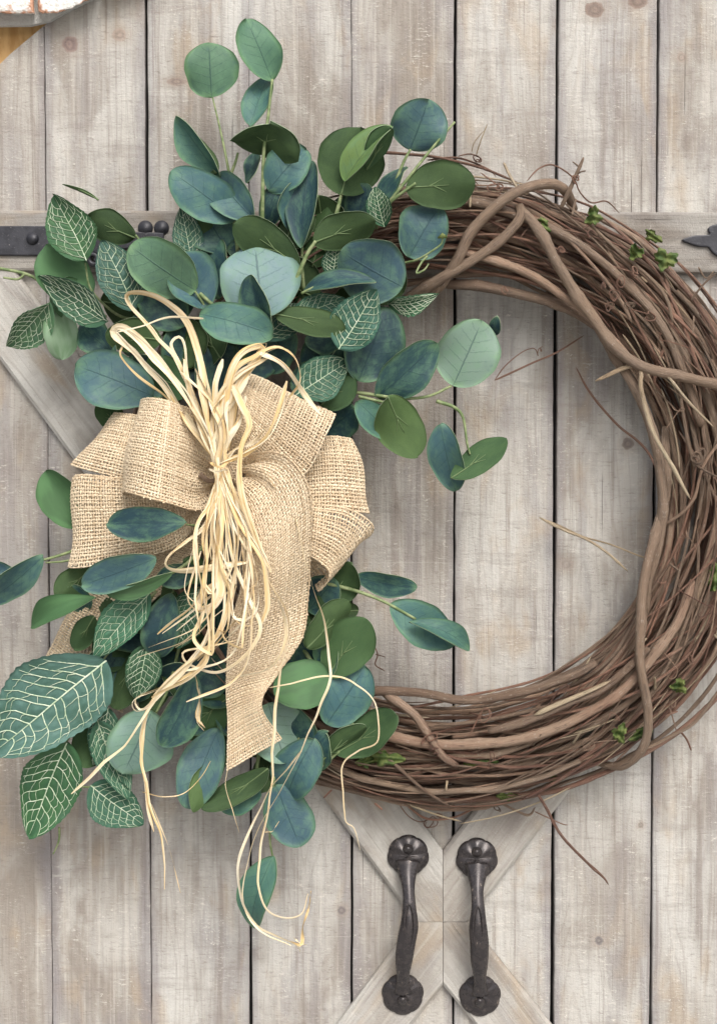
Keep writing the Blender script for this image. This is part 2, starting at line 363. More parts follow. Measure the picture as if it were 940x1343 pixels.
# ------------------------------------------------------------------ the door
rng = random.Random(4)
door = thing('plank_door', 'arched door of weathered grey-brown upright planks with top rail and X brace', 'door', P(470, 1400, 0))
DORG = P(470, 1400, 0)
def dw(x, y, d=0.):                                  # straight door coordinates (square to the planks)
    return np.array([(x - CX) * S, -d * S, (CY - y) * S])
def arch_y(x):
    return float(np.interp(x, [-70, 0, 30, 62, 90, 118, 200, 320, 460], [160, 88, 62, 36, 16, -2, -48, -95, -120]))
gaps = [-70, 63.5, 195, 327.5, 461, 595.5, 727, 857.5, 990]
gw = [(3, 3), (.3, 1.2), (4.2, .7), (.3, 4.0), (.3, 4.2), (4.2, 3.6), (4.2, 4.4), (3.4, 3.6), (3, 3)]     # width at top, at bottom
for k in range(8):
    n = 70
    prof = []
    yb = 1440.
    lj = [rng.uniform(-.35, .35) for _ in range(n)]; rj = [rng.uniform(-.35, .35) for _ in range(n)]
    V = []; BUV = []
    for i in range(n):
        f = i / (n - 1)                               # 0 at the bottom, 1 at the top
        wl_ = gw[k][0] * f + gw[k][1] * (1 - f); wr_ = gw[k + 1][0] * f + gw[k + 1][1] * (1 - f)
        x0 = gaps[k] + wl_ / 2 + lj[i] + .5 * math.sin(i * .21 + k); x1 = gaps[k + 1] - wr_ / 2 + rj[i] + .5 * math.sin(i * .17 + 2 * k)
        b = 1.1
        warp = .8 * math.sin(i * .07 + 1.7 * k)
        for (x, d) in ((x0, -14), (x0, -b), (x0 + b, 0), (x0 * .67 + x1 * .33, .3), (x0 * .33 + x1 * .67, .3), (x1 - b, 0), (x1, -b), (x1, -14)):
            y = yb + (arch_y(x) + 6 - yb) * f
            BUV.append((f, 2 * (x - x0) / (x1 - x0) - 1))
            V.append(dw(x, y, d + (warp if d > -14 else 0) - (k % 3) * .5))
    F = [tuple(q) for q in grid_faces(n, 8)] + [tuple(range(8)), tuple(range((n - 1) * 8, n * 8))[::-1]]
    mk('board', V, F, M_board, door, DORG, BUV, smooth=False)
def prism(name, pts, d0, d1, mat, bevel, jit=0., seg=1):
    """outline given on the door face (photo pixels), thickness d0..d1, top edges bevelled"""
    bm = bmesh.new()
    fr = [bm.verts.new(P(x, y, 0) + np.array([0, -d1 * S, 0]) - DORG) for x, y in pts]
    bk = [bm.verts.new(P(x, y, 0) + np.array([0, -d0 * S, 0]) - DORG) for x, y in pts]
    f = bm.faces.new(fr); m = len(pts)
    for i in range(m): bm.faces.new((fr[i], bk[i], bk[(i + 1) % m], fr[(i + 1) % m]))
    bmesh.ops.recalc_face_normals(bm, faces=bm.faces)
    jx, jz = P(580, 1205, 0)[0] - DORG[0], P(580, 1205, 0)[2] - DORG[2]
    free = [e for e in f.edges if not (all(abs(v.co.x - jx) < 2 * S for v in e.verts) or all(abs(v.co.z - jz) < 2 * S for v in e.verts))]
    if bevel: bmesh.ops.bevel(bm, geom=free, offset=bevel * S, segments=seg, affect='EDGES', profile=.5)
    me = bpy.data.meshes.new(name); bm.to_mesh(me); bm.free(); me.materials.append(mat)
    o = bpy.data.objects.new(name, me); COL.objects.link(o); o.parent = door
    return o
mk('backing_panel', [dw(-120, 1440, -18), dw(1040, 1440, -18), dw(1040, -40, -18), dw(250, -40, -18), dw(120, 30, -18), dw(-60, 180, -18)], [(0, 1, 2, 3, 4, 5)], M_dark, door, DORG, smooth=False)
def railpts(y0, y1): return [(-90, y0), (1040, y0 + 3), (1040, y1 + 3), (-90, y1)]
prism('top_rail', railpts(278, 357), 1.2, 15, M_rail, 3.5, seg=2)
J = 0.35
prism('brace', [(-60, 241 + 3), (580 - J, 1113), (580 - J, 1205 - J), (543, 1205 - J), (-60, 384 + 3)][0:5], 1.2, 12.5, M_brl, 4)
prism('brace', [(580 + J, 1113), (1090, 450), (1090, 590), (614, 1205 - J), (580 + J, 1205 - J)], 1.2, 12.2, M_brr, 4)
prism('brace', [(580 - J, 1205 + J), (580 - J, 1289), (455, 1443), (365, 1443), (543, 1205 + J)], 1.2, 12.4, M_brr, 4)
prism('brace', [(580 + J, 1205 + J), (614, 1205 + J), (804, 1443), (707, 1443), (580 + J, 1289)], 1.2, 12.6, M_brl, 4)

# strap hinges (parts of the door)
def plate(name, pts, d0, d1, parent, org, bevel=1.5, smooth_n=None):
    if smooth_n:
        q = np.array([p for p in pts] + [pts[0]], float); e = np.vstack([q[-2], q, q[1]])
        out = []
        m = len(pts)
        for i in range(m):
            p0, p1, p2, p3 = e[i], e[i + 1], e[i + 2], e[i + 3]
            for f in np.linspace(0, 1, smooth_n, endpoint=False):
                out.append(tuple(.5 * (2 * p1 + (p2 - p0) * f + (2 * p0 - 5 * p1 + 4 * p2 - p3) * f ** 2 + (3 * p1 - p0 - 3 * p2 + p3) * f ** 3)))
        pts = out
    bm = bmesh.new()
    fr = [bm.verts.new(P(x, y, d1) - org) for x, y in pts]; bk = [bm.verts.new(P(x, y, d1) + np.array([0, (d1 - d0) * S, 0]) - org) for x, y in pts]
    f = bm.faces.new(fr); m = len(pts)
    for i in range(m): bm.faces.new((fr[i], bk[i], bk[(i + 1) % m], fr[(i + 1) % m]))
    bmesh.ops.recalc_face_normals(bm, faces=bm.faces)
    bmesh.ops.bevel(bm, geom=list(f.edges), offset=bevel * S, segments=2, affect='EDGES', profile=.5)
    me = bpy.data.meshes.new(name); bm.to_mesh(me); bm.free(); me.materials.append(M_hinge)
    o = bpy.data.objects.new(name, me); COL.objects.link(o); o.parent = parent
    return o
def dome(name, x, y, d, r, h, parent, org, mat, lobes=0, amp=0., sides=24, sq=1.0, power=2., rim=0.):
    rings = 9; V = []; uvv = []
    for i in range(rings):
        q = i / (rings - 1)
        for j in range(sides):
            ph = 2 * math.pi * j / sides
            rr = r * q * (1 + amp * math.cos(lobes * ph) * q ** 2)
            hh = h * (1 - q ** power) * (1 + (.10 * math.cos(lobes * ph) * q if lobes else 0)) + (rim * math.exp(-((q - .93) / .07) ** 2))
            V.append(P(x + rr * math.sin(ph), y - rr * math.cos(ph) * sq, d + hh))
    for j in range(sides):
        ph = 2 * math.pi * j / sides; rr = r * (1 + amp * math.cos(lobes * ph))
        V.append(P(x + rr * math.sin(ph), y - rr * math.cos(ph) * sq, d - 3))
    F = [tuple(f) for f in grid_faces(rings + 1, sides, True, 0, True)][0:]
    return mk(name, V, F, mat, parent, org)
hl = plate('strap_hinge', [(-80, 296), (118, 296), (150, 303), (215, 305), (215, 324), (150, 327), (118, 335), (-80, 335)], 15.2, 19, door, DORG, 1.5)
hl['label'] = 'black iron strap hinge with scrolled tip, left end of the top rail'
dome('bolt', 43, 313, 19, 8.5, 5.5, hl, DORG, M_hinge, power=2.4)
def scroll(cx, cy, r, a0, turns, parent, start):
    pts = [(*start, 19)]
    for i in range(26):
        f = i / 25; a = a0 + turns * 2 * math.pi * f; rr = r * (1 - .72 * f)
        pts.append((cx + rr * math.cos(a), cy + rr * math.sin(a), 20 + 2 * f))
    V, F, UV = tube(cr(PS(pts), 60), np.linspace(4.2, 2.6, 60) * S, 8)
    mk('scroll', V, F, M_hinge, parent, DORG, UV)
scroll(123, 339, 10, -1.2, 1.4, hl, (150, 322)); scroll(123, 291, 10, 1.2, -1.4, hl, (150, 308))
dome('scroll_tip', 191, 299, 16, 10, 5, hl, DORG, M_hinge); dome('scroll_tip', 212, 299, 16, 10, 5, hl, DORG, M_hinge); dome('scroll_tip', 204, 318, 16, 11, 8, hl, DORG, M_hinge)
hr = plate('strap_hinge', [(894, 315), (908, 309), (922, 308), (930, 307), (928, 300), (934, 295), (945, 294), (953, 301), (960, 303), (1030, 300), (1030, 336), (960, 331), (952, 336), (942, 336), (934, 331), (928, 324), (915, 323)], 15.2, 19.5, door, DORG, 1.6, 4)
hr['label'] = 'black iron strap hinge with pointed leaf tip, right end of the top rail'

# pull handles (parts of the door)
def handle(xt, xb, yt, yb, label):
    ym = lambda f: yt + (yb - yt) * f
    xm = lambda f: xt + (xb - xt) * f
    # grip is the part mesh itself
    path = [(xm(.06), ym(.05), 18), (xm(.11), ym(.13), 27), (xt + .5, ym(.24), 38), (xt + 1.5, ym(.37), 46), (xt + 1.5, ym(.50), 50), (xm(.5) + 1.2, ym(.62), 49), (xm(.8), ym(.75), 44), (xm(.95), ym(.86), 34), (xb, ym(.93), 25), (xb, ym(.98), 19)]
    rad = [17, 12, 8.0, 8.8, 11.6, 12.0, 11.2, 8.4, 9.0, 12]
    n = 60; c = cr(np.c_[PS(path), np.array(rad) * S], n); p = c[:, :3]; r = c[:, 3]
    sides = 16; tt, a, b = frames(p); ph = np.linspace(0, 2 * math.pi, sides, endpoint=False)
    fac = 1 + .085 * np.cos(6 * ph)                 # facets along the grip
    V = p[:, None] + (r[:, None] * fac[None])[..., None] * (np.cos(ph)[None, :, None] * a[:, None] * .72 + np.sin(ph)[None, :, None] * b[:, None])
    V = V.reshape(-1, 3); F = [tuple(f) for f in grid_faces(n, sides, True)] + [tuple(range(sides))[::-1], tuple(range((n - 1) * sides, n * sides))]
    h = mk('handle', V, F, M_iron, door, DORG); h['label'] = label
    # long oval sunk in the grip, drawn by its raised lip
    q = [(xt + 1.5 + 6.2 * math.sin(f), ym(.50) + 27 * -math.cos(f), 57.6 - 2.2 * abs(math.cos(f)) ** 2) for f in np.linspace(0, 2 * math.pi, 40)]
    V, F, UV = tube(PS(q), 1.3 * S, 6); mk('grip_lip', V, F, M_iron, h, DORG, UV)
    for nm, x, y, sg in (('upper_plate', xt, yt, 1), ('lower_plate', xb, yb, -1)):
        rings, sides = 12, 56; V = []
        for i in range(rings):
            qn = i / (rings - 1)
            for j in range(sides):
                f = 2 * math.pi * j / sides; s_, c_ = math.sin(f), math.cos(f) * sg
                # shield with seven scallops on the outer side, drawn in towards the grip
                R = 27.0 * (1 + .050 * abs(math.cos(3.5 * f)) ** .6 - .03)
                if math.cos(f) < -.2: R *= 1 - .12 * (-.2 - math.cos(f))
                toward = max(0., -math.cos(f))
                hh = 9 + 6.0 * toward * (1 - qn * .6) - 8.0 * qn ** 2.2 + 1.5 * math.cos(7 * f) * qn * (1 - qn) * 2
                V.append(P(x + R * qn * s_, y - R * qn * c_ * 1.02, hh + 13.5))
        for j in range(sides): V.append(np.array(V[(rings - 1) * sides + j]) + np.array([0, 3 * S, 0]))
        mk(nm, V, [tuple(f) for f in grid_faces(rings + 1, sides, True, 0, sg > 0)], M_iron, h, DORG)
        yb_ = y - 9 * sg
        dome('bolt', x, yb_, 22, 7.2, 6.5, h, DORG, M_iron, sides=18)
handle(535, 528, 1123, 1303, 'dark iron pull handle, the left one of the pair below the wreath')
handle(625, 629, 1127, 1305, 'dark iron pull handle, the right one of the pair below the wreath')

# ------------------------------------------------------------------ brick arch and jamb in the upper corner
BORG = P(40, 10, 0)
arch = thing('brick_arch', 'whitewashed worn brick surround at the upper left corner above the door', 'brick wall', BORG)
def brick(pts, d0, d1, seed):
    r = random.Random(seed); q = []
    m = len(pts)
    for i in range(m):
        x0, y0 = pts[i]; x1, y1 = pts[(i + 1) % m]
        for f in np.linspace(0, 1, 7, endpoint=False): q.append((x0 + (x1 - x0) * f + r.uniform(-1.3, 1.3), y0 + (y1 - y0) * f + r.uniform(-1.3, 1.3)))
    cx = sum(a for a, b in q) / len(q); cy = sum(b for a, b in q) / len(q)
    V = []; A = []; k = len(q)
    rings = [(1.0, d0, .3), (1.0, d1 - 4, .55), (.97, d1 - 1, .8), (.90, d1, .35), (.6, d1 + .4, 0.), (.25, d1 + .4, 0.)]
    for sc, d, w in rings:
        for x, y in q:
            V.append(P(cx + (x - cx) * sc, cy + (y - cy) * sc, d + r.uniform(-.4, .4))); A.append(w)
    F = [tuple(f) for f in grid_faces(len(rings), k, True)] + [tuple(range((len(rings) - 1) * k, len(rings) * k))]
    bm = bmesh.new(); vs_ = [bm.verts.new(v - BORG) for v in V]
    for f in F: bm.faces.new([vs_[i] for i in f])
    bmesh.ops.recalc_face_normals(bm, faces=bm.faces)
    me = bpy.data.meshes.new('brick'); bm.to_mesh(me); bm.free(); me.materials.append(M_brick)
    at = me.attributes.new('tint', 'FLOAT', 'POINT'); at.data.foreach_set('value', np.array(A, np.float32))
    o = bpy.data.objects.new('brick', me); COL.objects.link(o); o.parent = arch
for i, b in enumerate([[(-65, -80), (44, -80), (45, 17), (-65, 19)], [(50, -80), (150, -80), (128, -4), (88, 13), (70, 18), (51, 17)],
                       [(155, -90), (240, -110), (225, -55), (136, -9)], [(-65, -190), (100, -190), (100, -87), (-65, -87)], [(106, -190), (245, -190), (242, -117), (106, -87)],
                       [(-190, -80), (-72, -80), (-72, 19), (-190, 22)]]):
    brick(b, 7, 33, i)
def arch_slab(name, pts, d0, d1, mat, parent, org):
    V = [P(x, y, d1) for x, y in pts] + [P(x, y, d1) + np.array([0, (d1 - d0) * S, 0]) for x, y in pts]; m = len(pts)
    return mk(name, V, [tuple(range(m))] + [(i, i + m, (i + 1) % m + m, (i + 1) % m) for i in range(m)], mat, parent, org, smooth=False)
arch_slab('mortar', [(-190, -190), (240, -190), (222, -58), (132, -7), (92, 12), (66, 27), (40, 33), (-190, 36)], 1, 8, M_mortar, arch, BORG)
jamb = arch_slab('door_jamb', [(-120, 30), (70, 30), (70, 44), (-120, 190)], -60, -16.5, M_jamb, None, None)
jamb['label'] = 'ochre wooden jamb showing between the bricks and the arched door edge'; jamb['category'] = 'door jamb'

# ------------------------------------------------------------------ the grapevine wreath
WX, WY, RM, RW, DC, DH = 583., 643., 356., 66., 44., 40.
WORG = P(WX, WY, 0)
wreath = thing('grapevine_wreath', 'round wreath of twisted brown grapevines hanging on the plank door', 'wreath', WORG)
R = random.Random(11)
def add_vine(pts, rad, mat, name='vine', n=None, sides=7, nodes=True, parent=wreath, org=WORG, taper=True):
    """pts: (x,y,d) in photo pixels; rad in photo pixels"""
    q = cr(np.array(pts, float), max(12, len(pts) * 4))
    ln = np.linalg.norm(np.diff(q[:, :2], axis=0), axis=1).sum()
    n = n or int(min(190, max(14, ln / 7)))
    q = resample(q, n)
    f = np.linspace(0, 1, n); r = np.full(n, float(rad))
    if taper: r *= np.interp(f, [0, .03, .10, .88, .98, 1], [.25, .75, 1, .85, .5, .15]) if rad < 3.2 else np.interp(f, [0, .02, .10, .88, 1], [.62, .78, 1, .9, .72])
    if nodes:
        s = R.uniform(20, 60)
        while s < ln:
            w = np.exp(-((f * ln - s) / (rad * 1.3 + 2)) ** 2); r += rad * R.uniform(.06, .26) * w
            kx, ky = R.uniform(-1, 1), R.uniform(-1, 1); w2 = np.maximum(0, 1 - np.abs(f * ln - s) / 38); q[:, 0] += kx * (rad * .35 + 1.1) * w2; q[:, 1] += ky * (rad * .35 + 1.1) * w2; q[:, 2] += ky * kx * 2 * w2
            s += R.uniform(45, 120)
    w = PS(q); V, F, UV = tube(w, r * S, sides)
    if rad > 2.4:                                    # stringy, fluted bark
        c0 = np.repeat(w, sides, 0); a1, a2 = R.uniform(0, 6), R.uniform(0, 6); jj = np.tile(np.arange(sides), n); ss = np.repeat(f * ln, sides)
        k = 1 + .07 * np.sin(jj * 2.9 + a1 + ss * .021) + .06 * np.sin(jj * 4.3 + a2 - ss * .05) + .035 * np.sin(ss * .45 + jj * 1.7 + a1)
        V[:n * sides] = c0 + (V[:n * sides] - c0) * k[:, None]
    return mk(name, V, F, mat, parent, org, UV)
def ring_vine(th0, arc, rr, ph0, tw, rad, mat, amp=5., sides=7):
    k = max(6, int(abs(arc) / .13)); pts = []
    p1, p2, p3, p4 = (R.uniform(0, 6.28) for _ in range(4)); f1, f2 = R.uniform(1.5, 3.5), R.uniform(4, 9)
    for i in range(k):
        th = th0 + arc * i / (k - 1); ph = ph0 + tw * (th - th0)
        rad_ = RM + RW * rr * math.cos(ph) + amp * math.sin(f1 * th + p1) + amp * .45 * math.sin(f2 * th + p2)
        d = DC + DH * rr * math.sin(ph) + amp * .8 * math.sin(f1 * th + p3) + amp * .3 * math.sin(f2 * th + p4)
        rad_ += 7 * math.sin(th * 2 + 1.0)               # the ring is not a true circle
        pts.append((WX + rad_ * math.cos(th), WY - rad_ * math.sin(th), max(5 + rad, d)))
    add_vine(pts, rad, mat, sides=sides)
def rth(): return math.radians(R.uniform(-135, 105))
for i in range(14):      # thick canes
    arc = R.uniform(1.4, 3.6); ring_vine(rth() - arc / 2, arc, R.uniform(.35, .95), R.uniform(-.4, 3.5), R.uniform(-.7, .7), R.uniform(3.8, 5.8), M_vine_t if R.random() < .3 else M_vine, 6, 9)
for i in range(58):
    arc = R.uniform(1.0, 3.2); ring_vine(rth() - arc / 2, arc, math.sqrt(R.uniform(.1, 1.0)), R.uniform(-.9, 4.0), R.uniform(-.9, .9), R.uniform(2.3, 3.7), R.choice([M_vine, M_vine, M_vine_t, M_vine_r]), 8)
for i in range(82):      # thin shoots that stray across the others
    arc = R.uniform(.35, .95); a0 = rth(); r0, r1 = R.uniform(-70, 62), R.uniform(-62, 66); k = 7; dv = R.uniform(78, 98); b0 = R.uniform(-14, 14)
    add_vine([(WX + (RM + r0 + (r1 - r0) * f + b0 * math.sin(7 * f)) * math.cos(a0 + arc * f), WY - (RM + r0 + (r1 - r0) * f) * math.sin(a0 + arc * f), dv - 30 * ((r0 + (r1 - r0) * f) / 72) ** 2 + R.uniform(-2, 2)) for f in np.linspace(0, 1, k)], R.uniform(.9, 2.6), R.choice([M_vine, M_vine_r, M_vine_t, M_vine_r]), sides=6)
for i in range(13):      # the dark back of the bundle
    ring_vine(rth() - 1., 2., R.uniform(.3, .95), R.uniform(3.7, 5.7), R.uniform(-.2, .2), R.uniform(5, 7.5), M_vine_r, 4)
for i in range(105):
    arc = R.uniform(.7, 2.2); ring_vine(rth() - arc / 2, arc, R.uniform(.6, 1.07), R.uniform(-.5, 3.6), R.uniform(-1.3, 1.3), R.uniform(1.3, 2.8), R.choice([M_vine, M_vine_r, M_vine_r, M_vine_t]), 9, 6)
for i in range(10):      # the left of the ring, behind the greenery
    ring_vine(math.radians(R.uniform(90, 120)), 2.6, R.uniform(.3, 1), R.uniform(-.5, 3.4), R.uniform(-.5, .5), R.uniform(3, 5.5), M_vine, 5)
# canes one can follow by eye
F_ = 92
add_vine([(540, 402, 40), (572, 380, 70), (600, 342, 92), (622, 300, 100), (655, 266, 106), (690, 246, 106), (722, 240, 98), (742, 252, 80), (752, 275, 50)], 6.8, M_vine_t, sides=10)
add_vine([(530, 392, 60), (575, 366, 82), (612, 346, 92), (648, 322, 97), (672, 300, 99), (686, 282, 100), (682, 268, 98)], 6.4, M_vine_t, sides=10)
add_vine([(678, 270, 95), (694, 288, 101), (712, 318, 104), (738, 358, 102), (768, 402, 98), (798, 446, 96), (826, 472, 98), (860, 487, 101), (905, 497, 102), (960, 512, 98), (1000, 540, 80)], 6.9, M_vine_t, sides=10)
add_vine([(780, 425, 70), (815, 480, 82), (846, 540, 86), (862, 600, 86), (868, 660, 86), (862, 720, 84), (848, 770, 80), (838, 830, 70)], 6.2, M_vine_t, sides=10)
add_vine([(872, 560, 60), (874, 640, 74), (862, 690, 84), (848, 740, 92), (839, 800, 100), (838, 860, 106), (846, 920, 106), (848, 962, 102), (836, 990, 92), (812, 1003, 70), (780, 1000, 46)], 6.2, M_vine_t, sides=10)
add_vine([(498, 902, 80), (522, 918, 92), (548, 940, 97), (566, 968, 98), (580, 992, 96), (600, 1006, 88)], 5.6, M_vine, sides=9)
add_vine([(450, 905, 82), (500, 905, 88), (560, 910, 90), (620, 918, 90), (700, 905, 88), (780, 868, 84)], 6.0, M_vine_t, sides=9)
add_vine([(480, 960, 88), (560, 975, 92), (650, 975, 94), (740, 950, 94), (820, 900, 92), (880, 830, 90), (910, 760, 84)], 6.8, M_vine, sides=9)
add_vine([(425, 1000, 70), (470, 1018, 80), (540, 1034, 84), (620, 1036, 84), (700, 1022, 84), (760, 1000, 80)], 4.2, M_vine_t, sides=8)
add_vine([(430, 1022, 50), (500, 1044, 58), (580, 1050, 60), (660, 1046, 60), (740, 1034, 58), (850, 985, 50), (930, 925, 44), (985, 850, 40)], 3.6, M_vine_r, sides=8)
add_vine([(640, 960, 97), (690, 945, 101), (740, 925, 102), (800, 895, 100), (850, 850, 96)], 5.2, M_vine_t, sides=8)
add_vine([(700, 938, 106), (735, 922, 108), (775, 905, 107), (800, 893, 104)], 3.0, M_straw, sides=7, nodes=False)
add_vine([(575, 372, 60), (640, 378, 74), (690, 388, 76), (740, 402, 74), (800, 440, 70)], 6.5, M_vine_t, sides=9)
add_vine([(600, 330, 86), (660, 345, 92), (730, 380, 92), (790, 430, 88), (850, 500, 84)], 5.2, M_vine, sides=9)
add_vine([(520, 270, 70), (590, 262, 84), (660, 275, 90), (740, 310, 92), (820, 370, 92), (880, 450, 90), (920, 560, 86)], 5.8, M_vine_t, sides=9)
add_vine([(780, 500, 88), (836, 480, 96), (840, 512, 102), (858, 570, 104), (890, 630, 102), (905, 655, 100)], 3.0, M_straw, sides=7)

for i in range(130):      # wisps and peeling bark lying loose on the ring
    a0 = rth(); arc = R.uniform(.10, .42) * R.choice([-1, 1]); r0 = R.uniform(-66, 66); dr = R.uniform(-22, 22); dv = 88 - 34 * (r0 / 70) ** 2
    add_vine([(WX + (RM + r0 + dr * f) * math.cos(a0 + arc * f), WY - (RM + r0 + dr * f) * math.sin(a0 + arc * f), dv + R.uniform(-3, 4) + 10 * f * f) for f in np.linspace(0, 1, 5)], R.uniform(.6, 1.5), R.choice([M_straw, M_vine_t, M_vine_r, M_vine_t, M_vine]), 'twig', nodes=False, sides=5)
# loose twigs and tendrils
def twig(pts, rad, mat, name='twig'): return add_vine(pts, rad, mat, name, nodes=rad > 1.6, sides=6, n=max(16, len(pts) * 7))
def curl(x, y, d, r0, turns, rad, mat, lead=(), ang=0., drift=(0, 0)):
    pts = list(lead); m = int(14 * turns); sq, ro, k1 = R.uniform(.35, .95), R.uniform(0, 3.1), R.uniform(0, 6)
    drift = (drift[0] + R.uniform(-7, 7), drift[1] + R.uniform(-7, 7))
    for i in range(m):
        f = i / (m - 1); a = ang + 2 * math.pi * turns * f; rr = r0 * (1 - .65 * f) * (1 + .22 * math.sin(2.3 * a + k1))
        ex, ey = rr * math.cos(a), rr * math.sin(a) * sq
        pts.append((x + ex * math.cos(ro) - ey * math.sin(ro) + drift[0] * f, y + ex * math.sin(ro) + ey * math.cos(ro) + drift[1] * f, d + 5 * f + rr * (1 - sq) * math.sin(a)))
    add_vine(pts, rad, mat, 'tendril', nodes=False, sides=5, n=len(pts) * 2)
twig([(700, 1035, 70), (718, 1062, 74), (738, 1098, 78), (768, 1130, 82), (790, 1150, 84), (797, 1160, 84)], 2.2, M_vine_r)
twig([(700, 1064, 40), (735, 1080, 46), (745, 1082, 50)], .8, M_vine_r, 'tendril')
twig([(868, 632, 70), (852, 598, 60), (835, 578, 50), (812, 560, 44), (790, 536, 40), (770, 510, 38), (755, 482, 36)], 1.7, M_vine_r)
twig([(858, 735, 60), (835, 728, 52), (800, 714, 40), (765, 704, 34), (735, 690, 30), (708, 679, 30)], 1.3, M_straw)
twig([(706, 678, 30), (740, 695, 34), (770, 708, 40), (800, 728, 48), (824, 750, 52)], 2.1, M_straw)
twig([(648, 499, 60), (672, 488, 58), (700, 475, 54), (730, 462, 50), (765, 440, 50)], 1.5, M_vine_r)
curl(706, 462, 46, 4, 1.8, .8, M_vine_r, [(648, 499, 60), (662, 480, 55), (684, 462, 48), (700, 457, 46)])
twig([(735, 275, 84), (748, 250, 92), (756, 228, 96), (765, 206, 98)], 2.8, M_vine_t)
twig([(754, 232, 96), (760, 226, 98), (768, 224, 99)], 1.2, M_vine_t); twig([(759, 219, 97), (753, 214, 98), (750, 212, 98)], 1.1, M_vine_t)
curl(753, 236, 97, 5, 2.2, 1.0, M_vine_r)
twig([(690, 238, 80), (705, 222, 70), (722, 216, 66), (740, 224, 74), (753, 236, 95), (760, 252, 90), (775, 266, 80), (795, 264, 70), (812, 280, 60)], 1.1, M_vine_r, 'tendril')
curl(624, 206, 60, 6, 2.0, 1.0, M_vine_r, [(600, 205, 60), (616, 202, 60)])
twig([(470, 200, 50), (520, 202, 54), (575, 206, 56), (625, 218, 60), (680, 240, 62)], 2.0, M_vine_r)
twig([(560, 210, 50), (600, 207, 56), (640, 222, 60), (650, 232, 62)], 1.4, M_vine_r)
twig([(624, 204, 70), (630, 185, 76), (639, 162, 80)], .9, M_straw); twig([(618, 200, 66), (622, 186, 70), (634, 172, 72)], .7, M_straw)
twig([(660, 213, 90), (668, 230, 98), (680, 250, 106)], 1.9, M_straw)
twig([(915, 350, 60), (925, 365, 60), (936, 355, 60)], 1.2, M_vine_t); twig([(905, 395, 80), (920, 375, 82), (938, 358, 84)], 1.5, M_vine_t)
curl(916, 600, 106, 10, 2.4, 1.6, M_vine_t, [(945, 628, 100), (925, 618, 104), (908, 605, 106)], 2.6)
twig([(864, 480, 100), (880, 500, 106), (905, 530, 108), (935, 560, 106)], 1.7, M_straw)
curl(660, 382, 92, 6, 1.6, 1.0, M_vine_r); curl(735, 330, 104, 5, 1.8, .9, M_vine_r); curl(806, 385, 106, 8, 2.5, .9, M_vine_r); curl(800, 400, 106, 6, 2.2, .9, M_vine_r)
curl(815, 370, 104, 9, 1.8, .8, M_vine_r); curl(790, 375, 108, 5, 2.6, .9, M_vine_r); curl(735, 325, 106, 5, 1.9, .9, M_vine_r); curl(825, 400, 106, 7, 2.2, .8, M_vine_t)
for (x, y) in [(560, 972), (575, 980), (630, 945), (700, 965), (735, 900), (648, 990), (778, 975), (880, 880), (905, 700), (850, 420), (868, 450), (830, 350), (898, 860), (890, 540), (870, 760), (925, 800), (700, 300), (765, 300), (610, 240), (640, 250), (880, 930), (800, 940)]:
    curl(x + R.uniform(-6, 6), y + R.uniform(-6, 6), R.uniform(90, 104), R.uniform(4, 12), R.uniform(.8, 2.2), R.uniform(.7, 1.2), R.choice([M_vine_r, M_vine, M_vine_r]), [(x + R.uniform(-40, 40), y + R.uniform(-30, 30), 92)], R.uniform(0, 6), (R.uniform(-10, 10), R.uniform(-8, 8)))
curl(565, 1078, 40, 9, 2.0, .8, M_vine_r, [(520, 1050, 50), (535, 1070, 44), (552, 1078, 42)], 3.)
twig([(535, 1058, 56), (560, 1074, 50), (595, 1072, 50), (625, 1058, 54)], 1.6, M_vine_r)
curl(578, 1070, 44, 6, 1.6, .7, M_vine_r); curl(650, 1058, 50, 7, 1.4, .8, M_vine_t)
twig([(650, 1050, 56), (680, 1064, 52), (695, 1068, 50), (702, 1058, 50)], 1.7, M_vine_t)
twig([(890, 958, 50), (900, 970, 52), (906, 985, 54)], 1.6, M_vine_r); twig([(838, 985, 80), (870, 972, 74), (910, 948, 60), (945, 900, 50)], 2.2, M_vine_t)
for i in range(26):      # short broken spurs along the ring
    th = rth(); r_ = RM + R.uniform(-60, 66); x, y = WX + r_ * math.cos(th), WY - r_ * math.sin(th); a = R.uniform(0, 6.28); l = R.uniform(10, 26)
    if 430 < x < 950: twig([(x, y, 88), (x + l * .5 * math.cos(a), y + l * .5 * math.sin(a), 96), (x + l * math.cos(a), y + l * math.sin(a), 100 + R.uniform(-4, 8))], R.uniform(.8, 1.9), R.choice([M_vine_t, M_vine_r, M_straw]))
twig([(488, 842, 30), (495, 858, 34), (492, 872, 36), (505, 880, 40)], 1.0, M_vine_r); twig([(492, 858, 34), (506, 862, 34)], .7, M_vine_r)
